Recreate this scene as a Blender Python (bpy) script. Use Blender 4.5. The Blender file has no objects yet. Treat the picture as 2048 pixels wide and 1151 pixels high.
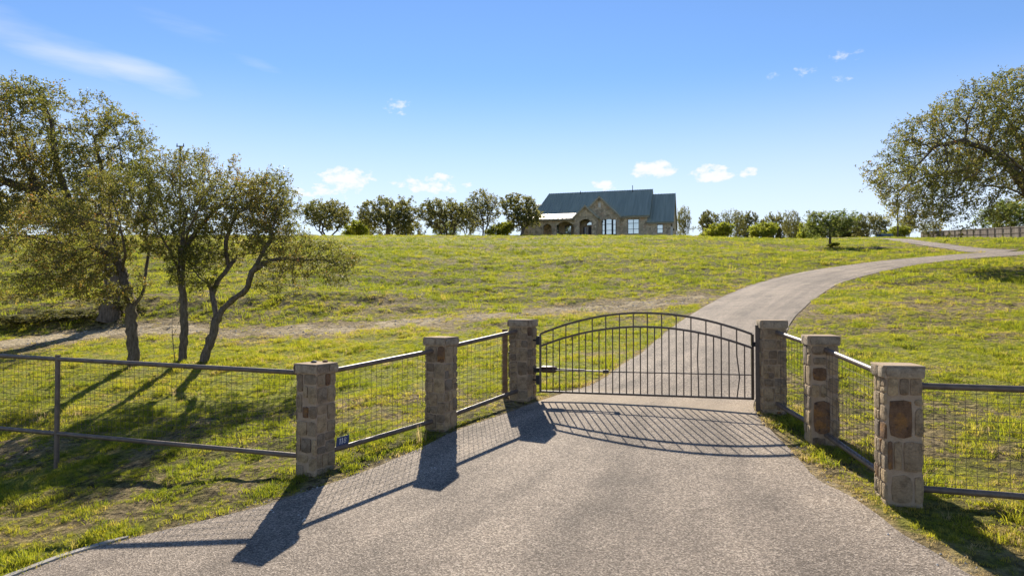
import bpy, math, random
import numpy as np
from mathutils import Vector, Matrix

R = math.radians
scene = bpy.context.scene
col = scene.collection

# ------------------------------------------------------------------ camera
FPX = 1365.3
PITCH = math.atan(25.0 / FPX)
cam_d = bpy.data.cameras.new("camera")
cam_d.lens = 24.0
cam_d.sensor_width = 36.0
cam_d.clip_start = 0.1
cam_d.clip_end = 6000
cam = bpy.data.objects.new("camera", cam_d)
cam.location = (0, 0, 0)
cam.rotation_euler = (R(90) + PITCH, 0, 0)
col.objects.link(cam)
scene.camera = cam

# ------------------------------------------------------------------ world and sun
SUN_EL = R(34)
SUN_AZ = R(-4.5)          # from +Y, negative towards -X
world = bpy.data.worlds.new("World")
scene.world = world
world.use_nodes = True
wn = world.node_tree.nodes
wl = world.node_tree.links
wn.clear()
w_out = wn.new("ShaderNodeOutputWorld")
w_bg = wn.new("ShaderNodeBackground")
w_bg.inputs["Strength"].default_value = 0.07
sky = wn.new("ShaderNodeTexSky")
sky.sky_type = 'NISHITA'
sky.sun_disc = False
sky.sun_elevation = SUN_EL
sky.sun_rotation = SUN_AZ
sky.altitude = 300
sky.air_density = 1.0
sky.dust_density = 0.0
sky.ozone_density = 4.0
wl.new(w_bg.outputs[0], w_out.inputs[0])


def wmath(op, a=None, b=None, c=None):
    n = wn.new("ShaderNodeMath")
    n.operation = op
    for i, v in enumerate((a, b, c)):
        if v is None:
            continue
        if isinstance(v, (int, float)):
            n.inputs[i].default_value = v
        else:
            wl.new(v, n.inputs[i])
    return n.outputs[0]


# clouds of the sky, laid out by azimuth and elevation (degrees)
w_tc = wn.new("ShaderNodeTexCoord")
w_sep = wn.new("ShaderNodeSeparateXYZ")
wl.new(w_tc.outputs["Generated"], w_sep.inputs[0])
az = wmath('MULTIPLY', wmath('ARCTAN2', w_sep.outputs[0], w_sep.outputs[1]), 57.2958)
el = wmath('MULTIPLY', wmath('ARCSINE', w_sep.outputs[2]), 57.2958)
w_cmb = wn.new("ShaderNodeCombineXYZ")
wl.new(az, w_cmb.inputs[0])
wl.new(el, w_cmb.inputs[1])


def wnoise(scale, detail, sx=1.0, sy=1.0, rot=0.0):
    m = wn.new("ShaderNodeMapping")
    m.inputs["Scale"].default_value = (sx, sy, 1)
    m.inputs["Rotation"].default_value = (0, 0, R(rot))
    wl.new(w_cmb.outputs[0], m.inputs[0])
    n = wn.new("ShaderNodeTexNoise")
    n.noise_dimensions = '2D'
    n.inputs["Scale"].default_value = scale
    n.inputs["Detail"].default_value = detail
    n.inputs["Roughness"].default_value = 0.58
    wl.new(m.outputs[0], n.inputs[0])
    return n.outputs[0]


def azel(px, py):
    x = (px - 1024) / FPX
    z = (600 - py) / FPX
    return math.degrees(math.atan2(x, 1)), math.degrees(math.atan2(z, math.hypot(x, 1)))


def blobs(lst, rot=None):
    """largest of several soft elliptical cloud cores"""
    tot = None
    for (px, py, rx, ry, wgt) in lst:
        a0, e0 = azel(px, py)
        k = 57.2958 / FPX
        if rot is None:
            sb = wn.new("ShaderNodeVectorMath")
            sb.operation = 'SUBTRACT'
            sb.inputs[1].default_value = (a0, e0, 0)
            wl.new(w_cmb.outputs[0], sb.inputs[0])
            ml = wn.new("ShaderNodeVectorMath")
            ml.operation = 'MULTIPLY'
            ml.inputs[1].default_value = (1 / (rx * k), 1 / (ry * k), 0)
            wl.new(sb.outputs[0], ml.inputs[0])
            v = ml.outputs[0]
        else:
            m = wn.new("ShaderNodeMapping")
            m.vector_type = 'TEXTURE'
            m.inputs["Location"].default_value = (a0, e0, 0)
            m.inputs["Rotation"].default_value = (0, 0, R(rot))
            m.inputs["Scale"].default_value = (rx * k, ry * k, 1)
            wl.new(w_cmb.outputs[0], m.inputs[0])
            v = m.outputs[0]
        ln = wn.new("ShaderNodeVectorMath")
        ln.operation = 'DOT_PRODUCT'
        wl.new(v, ln.inputs[0])
        wl.new(v, ln.inputs[1])
        c = wmath('MULTIPLY_ADD', ln.outputs["Value"], -wgt, wgt)
        tot = c if tot is None else wmath('MAXIMUM', tot, c)
    return tot


puff = wnoise(1.0, 5.0, 1.0, 1.7)
wisp = wnoise(0.20, 5.0, 0.30, 2.0, 13)
P_CL = blobs([(1310, 337, 62, 24, 1.0), (1430, 346, 56, 24, 1.0), (1500, 344, 24, 15, .8), (690, 354, 76, 30, .95), (860, 370, 110, 26, .75), (650, 380, 120, 26, .7),
              (885, 352, 28, 15, .75), (1210, 371, 40, 16, .85), (797, 210, 34, 19, .5), (1615, 140, 28, 12, .36), (1545, 150, 18, 10, .34), (1700, 106, 34, 14, .32), (1682, 156, 24, 12, .32)])
W_CL = blobs([(120, 105, 270, 46, .62), (280, 150, 170, 34, .72), (340, 40, 130, 22, .30), (510, 126, 60, 13, .30)], -13)


def thresh(core, tex, amp, lo, hi, top):
    sm = wmath('MULTIPLY_ADD', wmath('SUBTRACT', tex, 0.5), amp, core)
    mr = wn.new("ShaderNodeMapRange")
    mr.interpolation_type = 'SMOOTHSTEP'
    mr.inputs["From Min"].default_value = lo
    mr.inputs["From Max"].default_value = hi
    mr.inputs["To Max"].default_value = top
    wl.new(sm, mr.inputs["Value"])
    return wmath('MULTIPLY', mr.outputs[0], wmath('GREATER_THAN', core, 0.0))


total = wmath('MAXIMUM', thresh(P_CL, puff, 1.5, 0.12, 0.95, 1.0), thresh(W_CL, wisp, 1.1, 0.05, 1.25, 0.75))
hz = wn.new("ShaderNodeMapRange")
hz.interpolation_type = 'SMOOTHSTEP'
hz.inputs["From Min"].default_value = 19.0
hz.inputs["From Max"].default_value = 4.0
hz.inputs["To Max"].default_value = 0.66
wl.new(el, hz.inputs["Value"])
total = wmath('MAXIMUM', total, hz.outputs[0])
w_mix = wn.new("ShaderNodeMixRGB")
w_mix.inputs[2].default_value = (7.3, 7.4, 7.6, 1)
wl.new(total, w_mix.inputs[0])
w_tint = wn.new("ShaderNodeMixRGB")
w_tint.blend_type = 'MULTIPLY'
w_tint.inputs[0].default_value = 1.0
w_tint.inputs[2].default_value = (0.88, 0.97, 1.10, 1)
wl.new(sky.outputs[0], w_tint.inputs[1])
wl.new(w_tint.outputs[0], w_mix.inputs[1])
wl.new(w_mix.outputs[0], w_bg.inputs[0])

sun_d = bpy.data.lights.new("sun", 'SUN')
sun_d.energy = 5.0
sun_d.angle = R(0.55)
sun_d.color = (1.0, 0.915, 0.77)
sun = bpy.data.objects.new("sun", sun_d)
to_sun = Vector((math.sin(SUN_AZ) * math.cos(SUN_EL), math.cos(SUN_AZ) * math.cos(SUN_EL), math.sin(SUN_EL)))
sun.rotation_euler = to_sun.to_track_quat('Z', 'Y').to_euler()
sun.location = (0, 0, 40)
col.objects.link(sun)

scene.view_settings.view_transform = 'Standard'
scene.view_settings.look = 'None'
scene.view_settings.exposure = 0.97
scene.view_settings.gamma = 1.0
scene.render.engine = 'CYCLES'
scene.cycles.max_bounces = 5
scene.cycles.diffuse_bounces = 2
scene.cycles.glossy_bounces = 2
scene.cycles.transmission_bounces = 2
scene.cycles.transparent_max_bounces = 6
scene.cycles.use_denoising = True
scene.cycles.use_adaptive_sampling = True
scene.cycles.adaptive_threshold = 0.015

# ------------------------------------------------------------------ helpers
def sstep(a, b, x):
    t = np.clip((np.asarray(x, float) - a) / (b - a), 0, 1)
    return t * t * (3 - 2 * t)


def hash2(ix, iy, seed):
    n = (ix.astype(np.int64) * 374761393 + iy.astype(np.int64) * 668265263 + seed * 1442695041) & 0x7fffffff
    n = ((n ^ (n >> 13)) * 1274126177) & 0x7fffffff
    n = (n ^ (n >> 16)) & 0x7fffffff
    return (n % 100003) / 100003.0


def vnoise(x, y, seed=0):
    x = np.asarray(x, float)
    y = np.asarray(y, float)
    ix = np.floor(x)
    iy = np.floor(y)
    fx = x - ix
    fy = y - iy
    fx = fx * fx * (3 - 2 * fx)
    fy = fy * fy * (3 - 2 * fy)
    a = hash2(ix, iy, seed)
    b = hash2(ix + 1, iy, seed)
    c = hash2(ix, iy + 1, seed)
    d = hash2(ix + 1, iy + 1, seed)
    return (a * (1 - fx) + b * fx) * (1 - fy) + (c * (1 - fx) + d * fx) * fy


def fbm(x, y, seed=0, octv=4):
    s = 0
    amp = 0.5
    tot = 0
    for o in range(octv):
        s = s + amp * vnoise(np.asarray(x) * 2 ** o, np.asarray(y) * 2 ** o, seed + o * 17)
        tot += amp
        amp *= 0.5
    return s / tot


def tag(o, label=None, cat=None, group=None, kind=None):
    if label:
        o["label"] = label
    if cat:
        o["category"] = cat
    if group:
        o["group"] = group
    if kind:
        o["kind"] = kind
    return o


def empty(name, loc, rz=0.0):
    o = bpy.data.objects.new(name, None)
    o.empty_display_size = 0.3
    o.location = loc
    o.rotation_euler = (0, 0, rz)
    col.objects.link(o)
    return o


def link(name, me, mat, parent=None, loc=None):
    o = bpy.data.objects.new(name, me)
    if mat is not None and len(me.materials) == 0:
        me.materials.append(mat)
    if parent is not None:
        o.parent = parent
    if loc is not None:
        o.location = loc
    col.objects.link(o)
    return o


class MB:
    """collects shapes for one mesh object"""
    def __init__(self):
        self.v = []
        self.f = []

    def add(self, vs, fs):
        b = len(self.v)
        self.v.extend([tuple(v) for v in vs])
        self.f.extend([tuple(i + b for i in f) for f in fs])
        return self

    def box(self, x0, x1, y0, y1, z0, z1):
        vs = [(x0, y0, z0), (x1, y0, z0), (x1, y1, z0), (x0, y1, z0), (x0, y0, z1), (x1, y0, z1), (x1, y1, z1), (x0, y1, z1)]
        fs = [(0, 3, 2, 1), (4, 5, 6, 7), (0, 1, 5, 4), (1, 2, 6, 5), (2, 3, 7, 6), (3, 0, 4, 7)]
        return self.add(vs, fs)

    def tube(self, pts, r, n=8, cap=True, phase=0.0):
        pts = [Vector(p) for p in pts]
        rs = r if isinstance(r, (list, tuple)) else [r] * len(pts)
        vs, fs = [], []
        t = (pts[1] - pts[0]).normalized()
        a = Vector((0, 0, 1)) if abs(t.z) < 0.9 else Vector((1, 0, 0))
        u = t.cross(a).normalized()
        for i, p in enumerate(pts):
            if i == 0:
                t = (pts[1] - pts[0]).normalized()
            elif i == len(pts) - 1:
                t = (pts[-1] - pts[-2]).normalized()
            else:
                t = (pts[i + 1] - pts[i - 1]).normalized()
            u = (u - t * u.dot(t)).normalized()
            w = t.cross(u)
            for k in range(n):
                an = 2 * math.pi * k / n + phase
                vs.append(p + (u * math.cos(an) + w * math.sin(an)) * rs[i])
        for i in range(len(pts) - 1):
            for k in range(n):
                fs.append((i * n + k, i * n + (k + 1) % n, (i + 1) * n + (k + 1) % n, (i + 1) * n + k))
        if cap:
            fs.append(tuple(range(n - 1, -1, -1)))
            fs.append(tuple(range((len(pts) - 1) * n, len(pts) * n)))
        return self.add(vs, fs)

    def build(self, name, mat, parent=None, smooth=False, origin=None):
        v = self.v
        if origin is not None:
            ox, oy, oz = origin
            v = [(a - ox, b - oy, c - oz) for a, b, c in v]
        me = bpy.data.meshes.new(name)
        me.from_pydata(v, [], self.f)
        if smooth:
            me.polygons.foreach_set("use_smooth", [True] * len(me.polygons))
            try:
                me.set_sharp_from_angle(angle=R(40))
            except Exception:
                pass
        me.update()
        return link(name, me, mat, parent)


def np_mesh(name, verts, faces, mat, parent=None, smooth=False, attrs=None):
    """verts (n,3) array, faces (m,k) array of one valence"""
    me = bpy.data.meshes.new(name)
    verts = np.asarray(verts, np.float32)
    faces = np.asarray(faces, np.int32)
    m, k = faces.shape
    me.vertices.add(len(verts))
    me.vertices.foreach_set("co", verts.ravel())
    me.loops.add(m * k)
    me.loops.foreach_set("vertex_index", faces.ravel())
    me.polygons.add(m)
    me.polygons.foreach_set("loop_start", np.arange(0, m * k, k, dtype=np.int32))
    me.polygons.foreach_set("loop_total", np.full(m, k, np.int32))
    if smooth:
        me.polygons.foreach_set("use_smooth", np.ones(m, bool))
    me.update(calc_edges=True)
    for an, arr in (attrs or {}).items():
        a = me.attributes.new(an, 'FLOAT', 'POINT')
        a.data.foreach_set("value", np.asarray(arr, np.float32))
    return link(name, me, mat, parent)


# ------------------------------------------------------------------ materials
def new_mat(name):
    m = bpy.data.materials.new(name)
    m.use_nodes = True
    nt = m.node_tree
    for n in list(nt.nodes):
        if n.type != 'OUTPUT_MATERIAL':
            nt.nodes.remove(n)
    return m, nt, nt.nodes, nt.links


def nd(nt, t, **kw):
    n = nt.nodes.new(t)
    for k, v in kw.items():
        setattr(n, k, v)
    return n


def ramp(nt, fac, stops, interp='LINEAR'):
    r = nt.nodes.new("ShaderNodeValToRGB")
    r.color_ramp.interpolation = interp
    els = r.color_ramp.elements
    while len(els) < len(stops):
        els.new(0.5)
    for e, (p, c) in zip(els, stops):
        e.position = p
        e.color = (*c, 1)
    if fac is not None:
        nt.links.new(fac, r.inputs[0])
    return r.outputs[0]


def noise(nt, scale, detail=4, vec=None, rough=0.55):
    n = nt.nodes.new("ShaderNodeTexNoise")
    n.inputs["Scale"].default_value = scale
    n.inputs["Detail"].default_value = detail
    n.inputs["Roughness"].default_value = rough
    if vec is not None:
        nt.links.new(vec, n.inputs["Vector"])
    return n.outputs["Fac"]


def mixc(nt, fac, a, b, mode='MIX'):
    n = nt.nodes.new("ShaderNodeMixRGB")
    n.blend_type = mode
    for i, v in enumerate((fac, a, b)):
        if isinstance(v, (int, float)):
            n.inputs[i].default_value = v
        elif isinstance(v, tuple):
            n.inputs[i].default_value = (*v, 1) if len(v) == 3 else v
        else:
            nt.links.new(v, n.inputs[i])
    return n.outputs[0]


def fmath(nt, op, a, b=None, clamp=False):
    n = nt.nodes.new("ShaderNodeMath")
    n.operation = op
    n.use_clamp = clamp
    for i, v in enumerate((a, b)):
        if v is None:
            continue
        if isinstance(v, (int, float)):
            n.inputs[i].default_value = v
        else:
            nt.links.new(v, n.inputs[i])
    return n.outputs[0]


def mrange(nt, v, a, b, c=0.0, d=1.0):
    n = nt.nodes.new("ShaderNodeMapRange")
    n.interpolation_type = 'SMOOTHSTEP'
    for i, x in enumerate((a, b, c, d)):
        n.inputs[i + 1].default_value = x
    nt.links.new(v, n.inputs[0])
    return n.outputs[0]


def bsdf(nt, color, rough=0.8, metal=0.0, spec=0.3, bump=None, bstr=0.3, bdist=0.02):
    p = nt.nodes.new("ShaderNodeBsdfPrincipled")
    if isinstance(color, tuple):
        p.inputs["Base Color"].default_value = (*color, 1)
    else:
        nt.links.new(color, p.inputs["Base Color"])
    if isinstance(rough, (int, float)):
        p.inputs["Roughness"].default_value = rough
    else:
        nt.links.new(rough, p.inputs["Roughness"])
    p.inputs["Metallic"].default_value = metal
    p.inputs["Specular IOR Level"].default_value = spec
    if bump is not None:
        b = nt.nodes.new("ShaderNodeBump")
        b.inputs["Strength"].default_value = bstr
        b.inputs["Distance"].default_value = bdist
        nt.links.new(bump, b.inputs["Height"])
        nt.links.new(b.outputs[0], p.inputs["Normal"])
    out = [n for n in nt.nodes if n.type == 'OUTPUT_MATERIAL'][0]
    nt.links.new(p.outputs[0], out.inputs[0])
    return p


M = {}


def plain(key, c, rough=0.6, metal=0.0, spec=0.3, vary=0.12, scale=6.0, bump=0.0):
    m, nt, ns, ls = new_mat(key)
    tc = nd(nt, "ShaderNodeTexCoord").outputs["Object"]
    n = noise(nt, scale, 5, tc)
    lo = tuple(x * (1 - vary) for x in c)
    hi = tuple(min(1, x * (1 + vary)) for x in c)
    cc = ramp(nt, n, [(0.3, lo), (0.7, hi)])
    bsdf(nt, cc, rough, metal, spec, bump=noise(nt, scale * 12, 3, tc) if bump else None, bstr=bump, bdist=0.01)
    M[key] = m
    return m


plain("pipe", (0.15, 0.115, 0.09), rough=0.48, metal=0.1, spec=0.4, vary=0.3, scale=9)
plain("wire", (0.13, 0.105, 0.085), rough=0.8, metal=0.0, spec=0.1, vary=0.2)
plain("gate_steel", (0.085, 0.062, 0.05), rough=0.42, metal=0.15, spec=0.5, vary=0.25, scale=12)
plain("black_metal", (0.02, 0.02, 0.022), rough=0.5)
plain("operator", (0.07, 0.03, 0.025), rough=0.5)
plain("timber_post", (0.17, 0.12, 0.08), rough=0.85, vary=0.3, bump=0.3)
plain("concrete", (0.42, 0.38, 0.33), rough=0.9, vary=0.2, bump=0.4, scale=4)
plain("sign_blue", (0.012, 0.03, 0.11), rough=0.35, spec=0.5)
plain("sign_white", (0.8, 0.8, 0.8), rough=0.5)
plain("white_trim", (0.62, 0.58, 0.5), rough=0.7)
plain("beige_trim", (0.36, 0.31, 0.23), rough=0.7)
plain("dark_trim", (0.03, 0.04, 0.04), rough=0.5)
plain("door_wood", (0.035, 0.02, 0.016), rough=0.45)
plain("pole_wood", (0.10, 0.075, 0.055), rough=0.9, vary=0.25)
plain("car_paint", (0.06, 0.13, 0.19), rough=0.25, spec=0.6)
plain("car_glass", (0.02, 0.03, 0.035), rough=0.06, spec=0.8)
plain("rubber", (0.02, 0.02, 0.02), rough=0.8)
plain("pebble", (0.45, 0.42, 0.38), rough=0.9, vary=0.5, scale=3)
plain("dark_rock", (0.07, 0.07, 0.075), rough=0.8, vary=0.4, scale=20)
plain("rusty_rock", (0.22, 0.12, 0.06), rough=0.8, vary=0.4, scale=20)
plain("wreath", (0.06, 0.09, 0.03), rough=0.8)


def stone_material(key, stops, rusty=False):
    m, nt, ns, ls = new_mat(key)
    tc = nd(nt, "ShaderNodeTexCoord").outputs["Object"]
    oi = nd(nt, "ShaderNodeObjectInfo")
    base = ramp(nt, oi.outputs["Random"], stops)
    off = nd(nt, "ShaderNodeVectorMath", operation='ADD')
    ls.new(tc, off.inputs[0])
    cb = nd(nt, "ShaderNodeCombineXYZ")
    ls.new(fmath(nt, 'MULTIPLY', oi.outputs["Random"], 37.0), cb.inputs[0])
    ls.new(cb.outputs[0], off.inputs[1])
    v = off.outputs[0]
    n1 = noise(nt, 9, 6, v, 0.65)
    n2 = noise(nt, 38, 5, v, 0.7)
    c = mixc(nt, mrange(nt, n1, 0.42, 0.68), base, mixc(nt, 1.0, base, (0.6, 0.58, 0.56), 'MULTIPLY'))
    if rusty:
        c = mixc(nt, mrange(nt, noise(nt, 6, 4, v), 0.5, 0.62), c, (0.25, 0.13, 0.045))
        c = mixc(nt, mrange(nt, noise(nt, 14, 4, v), 0.6, 0.72), c, (0.06, 0.04, 0.03))
    else:
        c = mixc(nt, fmath(nt, 'MULTIPLY', mrange(nt, noise(nt, 5, 3, v), 0.58, 0.75), 0.5), c, (0.24, 0.15, 0.07))
    c = mixc(nt, 0.5, c, mixc(nt, 1.0, c, ramp(nt, n2, [(0.3, (0.45, 0.45, 0.45)), (0.75, (1.6, 1.6, 1.6))]), 'MULTIPLY'))
    h = fmath(nt, 'ADD', n1, fmath(nt, 'MULTIPLY', n2, 0.5))
    bsdf(nt, c, 0.85, 0, 0.25, bump=h, bstr=0.9, bdist=0.025)
    M[key] = m


stone_material("stone", [(0.0, (0.19, 0.145, 0.10)), (0.2, (0.31, 0.23, 0.145)), (0.42, (0.42, 0.315, 0.185)),
                         (0.62, (0.23, 0.185, 0.135)), (0.8, (0.45, 0.335, 0.19)), (1.0, (0.34, 0.255, 0.165))])
stone_material("rust_stone", [(0.0, (0.20, 0.115, 0.062)), (1.0, (0.16, 0.10, 0.06))], rusty=True)
stone_material("cap_stone", [(0.0, (0.30, 0.245, 0.175)), (0.5, (0.42, 0.34, 0.24)), (1.0, (0.29, 0.225, 0.16))])

m, nt, ns, ls = new_mat("mortar")
tc = nd(nt, "ShaderNodeTexCoord").outputs["Object"]
n1 = noise(nt, 7, 5, tc)
n2 = noise(nt, 60, 4, tc)
c = ramp(nt, n1, [(0.3, (0.33, 0.245, 0.165)), (0.7, (0.45, 0.35, 0.25))])
bsdf(nt, c, 0.95, 0, 0.1, bump=n2, bstr=0.8, bdist=0.012)
M["mortar"] = m

# asphalt chip seal
m, nt, ns, ls = new_mat("chip_seal")
geo = nd(nt, "ShaderNodeNewGeometry").outputs["Position"]
att = nd(nt, "ShaderNodeAttribute", attribute_name="stain").outputs["Fac"]
nbig = noise(nt, 0.35, 5, geo, 0.6)
nmid = noise(nt, 1.7, 5, geo, 0.62)
vor = nd(nt, "ShaderNodeTexVoronoi")
vor.inputs["Scale"].default_value = 70
ls.new(geo, vor.inputs["Vector"])
hs = nd(nt, "ShaderNodeSeparateColor")
ls.new(vor.outputs["Color"], hs.inputs[0])
chip = ramp(nt, hs.outputs[0], [(0.0, (0.06, 0.048, 0.038)), (0.35, (0.19, 0.152, 0.12)), (0.7, (0.34, 0.28, 0.225)), (1.0, (0.64, 0.545, 0.45))])
fine = noise(nt, 26, 4, geo, 0.7)
chip = mixc(nt, 0.32, chip, ramp(nt, fine, [(0.3, (0.14, 0.113, 0.09)), (0.7, (0.43, 0.36, 0.29))]))
acr = nd(nt, "ShaderNodeAttribute", attribute_name="across").outputs["Fac"]
alg = nd(nt, "ShaderNodeAttribute", attribute_name="along").outputs["Fac"]
lane = nd(nt, "ShaderNodeCombineXYZ")
ls.new(fmath(nt, 'MULTIPLY', acr, 9.0), lane.inputs[0])
ls.new(fmath(nt, 'MULTIPLY', alg, 0.10), lane.inputs[1])
nlane = noise(nt, 1.0, 4, lane.outputs[0], 0.55)
tsum = fmath(nt, 'ADD', fmath(nt, 'MULTIPLY', nbig, 0.38), fmath(nt, 'ADD', fmath(nt, 'MULTIPLY', nmid, 0.24), fmath(nt, 'MULTIPLY', nlane, 0.38)))
tone = ramp(nt, tsum, [(0.36, (0.46, 0.45, 0.44)), (0.46, (0.72, 0.70, 0.68)), (0.56, (0.98, 0.955, 0.92)), (0.66, (1.20, 1.15, 1.07))])
cc = mixc(nt, 1.0, chip, tone, 'MULTIPLY')
cc = mixc(nt, fmath(nt, 'MULTIPLY', att, 0.62), cc, (0.42, 0.325, 0.225))
h = fmath(nt, 'ADD', vor.outputs["Distance"], fine)
bsdf(nt, cc, 0.88, 0, 0.25, bump=h, bstr=0.55, bdist=0.012)
M["chip_seal"] = m


# leaves and grass: diffuse plus light through the blade
def foliage(key, stops, attr, instancer=False, trans=0.5, tstops=None, rough=0.58, spec=0.22):
    m, nt, ns, ls = new_mat(key)
    a = nd(nt, "ShaderNodeAttribute", attribute_name=attr)
    if instancer:
        a.attribute_type = 'INSTANCER'
    f = a.outputs["Fac"]
    c = ramp(nt, f, stops)
    ct = ramp(nt, f, tstops or stops)
    p = bsdf(nt, c, rough, 0, spec)
    t = nd(nt, "ShaderNodeBsdfTranslucent")
    ls.new(ct, t.inputs[0])
    mx = nd(nt, "ShaderNodeMixShader")
    mx.inputs[0].default_value = trans
    ls.new(p.outputs[0], mx.inputs[1])
    ls.new(t.outputs[0], mx.inputs[2])
    out = [n for n in nt.nodes if n.type == 'OUTPUT_MATERIAL'][0]
    ls.new(mx.outputs[0], out.inputs[0])
    M[key] = m


foliage("oak_leaf", [(0, (0.075, 0.085, 0.026)), (0.45, (0.125, 0.125, 0.04)), (0.8, (0.17, 0.15, 0.05)), (0.93, (0.22, 0.14, 0.05)), (1, (0.26, 0.14, 0.045))], "hue",
        trans=0.45, tstops=[(0, (0.16, 0.185, 0.03)), (0.45, (0.28, 0.275, 0.048)), (0.8, (0.42, 0.355, 0.07)), (0.93, (0.52, 0.31, 0.07)), (1, (0.55, 0.24, 0.055))])
foliage("far_leaf", [(0, (0.08, 0.09, 0.035)), (0.5, (0.13, 0.13, 0.05)), (1, (0.18, 0.155, 0.055))], "hue",
        trans=0.4, tstops=[(0, (0.20, 0.22, 0.045)), (0.5, (0.32, 0.31, 0.07)), (1, (0.46, 0.38, 0.09))])
foliage("lime_leaf", [(0, (0.14, 0.17, 0.025)), (0.5, (0.20, 0.22, 0.03)), (1, (0.26, 0.25, 0.035))], "hue",
        trans=0.5, tstops=[(0, (0.34, 0.42, 0.035)), (0.5, (0.50, 0.52, 0.045)), (1, (0.62, 0.55, 0.06))])
foliage("fresh_leaf", [(0, (0.075, 0.105, 0.03)), (0.5, (0.11, 0.135, 0.037)), (1, (0.15, 0.155, 0.045))], "hue",
        trans=0.5, tstops=[(0, (0.17, 0.24, 0.045)), (0.5, (0.27, 0.32, 0.06)), (1, (0.38, 0.36, 0.075))])
foliage("grass_blade", [(0, (0.07, 0.095, 0.022)), (0.35, (0.13, 0.15, 0.028)), (0.62, (0.20, 0.195, 0.035)), (0.82, (0.28, 0.23, 0.06)), (1, (0.38, 0.30, 0.14))], "hue",
        instancer=True, trans=0.52, rough=0.6, spec=0.2,
        tstops=[(0, (0.22, 0.28, 0.02)), (0.35, (0.42, 0.45, 0.025)), (0.62, (0.60, 0.56, 0.035)), (0.82, (0.64, 0.50, 0.10)), (1, (0.62, 0.47, 0.22))])

m, nt, ns, ls = new_mat("bark")
tc = nd(nt, "ShaderNodeTexCoord").outputs["Object"]
mp = nd(nt, "ShaderNodeMapping")
mp.inputs["Scale"].default_value = (1, 1, 0.25)
ls.new(tc, mp.inputs[0])
n1 = noise(nt, 22, 5, mp.outputs[0], 0.65)
c = ramp(nt, n1, [(0.3, (0.07, 0.056, 0.042)), (0.55, (0.17, 0.138, 0.104)), (0.75, (0.28, 0.235, 0.185))])
bsdf(nt, c, 0.95, 0, 0.1, bump=n1, bstr=1.0, bdist=0.03)
M["bark"] = m

# ground
m, nt, ns, ls = new_mat("pasture")
geo = nd(nt, "ShaderNodeNewGeometry").outputs["Position"]
cover = nd(nt, "ShaderNodeAttribute", attribute_name="cover").outputs["Fac"]
dirt = nd(nt, "ShaderNodeAttribute", attribute_name="dirt").outputs["Fac"]
lush = nd(nt, "ShaderNodeAttribute", attribute_name="lush").outputs["Fac"]
n1 = noise(nt, 3.2, 6, geo, 0.65)
n2 = noise(nt, 14, 6, geo, 0.7)
n3 = noise(nt, 0.8, 5, geo, 0.6)
soil = ramp(nt, n2, [(0.25, (0.10, 0.078, 0.04)), (0.5, (0.24, 0.185, 0.105)), (0.75, (0.40, 0.32, 0.20))])
straw = ramp(nt, n2, [(0.28, (0.08, 0.062, 0.032)), (0.55, (0.25, 0.195, 0.095)), (0.8, (0.47, 0.38, 0.20))])
green = ramp(nt, n2, [(0.28, (0.045, 0.042, 0.016)), (0.52, (0.13, 0.122, 0.03)), (0.8, (0.28, 0.255, 0.06))])
lime = ramp(nt, n2, [(0.28, (0.07, 0.08, 0.016)), (0.52, (0.20, 0.205, 0.03)), (0.8, (0.36, 0.34, 0.05))])
gg = mixc(nt, lush, green, lime)
f = fmath(nt, 'ADD', cover, fmath(nt, 'MULTIPLY', fmath(nt, 'SUBTRACT', n1, 0.5), 1.1))
c = mixc(nt, mrange(nt, f, 0.22, 0.6), straw, gg)
c = mixc(nt, mrange(nt, f, 0.28, 0.02), c, soil)
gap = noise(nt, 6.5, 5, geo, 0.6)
c = mixc(nt, 1.0, c, mixc(nt, lush, ramp(nt, gap, [(0.39, (0.36, 0.345, 0.32)), (0.51, (1.08, 1.06, 1.0)), (0.7, (1.42, 1.36, 1.2))]), (1.3, 1.28, 1.1)), 'MULTIPLY')  # shade between grass clumps, painted into the colour as random dark patches
gravel = ramp(nt, n2, [(0.3, (0.27, 0.21, 0.125)), (0.55, (0.50, 0.405, 0.26)), (0.75, (0.68, 0.57, 0.40))])
d2 = fmath(nt, 'ADD', dirt, fmath(nt, 'MULTIPLY', fmath(nt, 'SUBTRACT', n1, 0.5), 0.9))
c = mixc(nt, mrange(nt, d2, 0.38, 0.72), c, gravel)
h = fmath(nt, 'ADD', fmath(nt, 'MULTIPLY', n1, 0.8), fmath(nt, 'ADD', fmath(nt, 'MULTIPLY', n2, 0.5), fmath(nt, 'MULTIPLY', gap, 1.0)))
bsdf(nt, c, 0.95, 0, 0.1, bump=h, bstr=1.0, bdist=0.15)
M["pasture"] = m

# house walls: mixed stone, far away
m, nt, ns, ls = new_mat("house_stone")
tc = nd(nt, "ShaderNodeTexCoord").outputs["Object"]
v1 = nd(nt, "ShaderNodeTexVoronoi")
v1.inputs["Scale"].default_value = 3.0
ls.new(tc, v1.inputs["Vector"])
sc_ = nd(nt, "ShaderNodeSeparateColor")
ls.new(v1.outputs["Color"], sc_.inputs[0])
c = ramp(nt, sc_.outputs[0], [(0, (0.32, 0.25, 0.16)), (0.35, (0.54, 0.43, 0.28)), (0.7, (0.66, 0.53, 0.35)), (1, (0.48, 0.32, 0.20))])
v2 = nd(nt, "ShaderNodeTexVoronoi", feature='DISTANCE_TO_EDGE')
v2.inputs["Scale"].default_value = 3.0
ls.new(tc, v2.inputs["Vector"])
c = mixc(nt, mrange(nt, v2.outputs["Distance"], 0.06, 0.0), c, (0.38, 0.32, 0.25))
bsdf(nt, c, 0.9, 0, 0.2, bump=v2.outputs["Distance"], bstr=0.6, bdist=0.05)
M["house_stone"] = m

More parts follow.
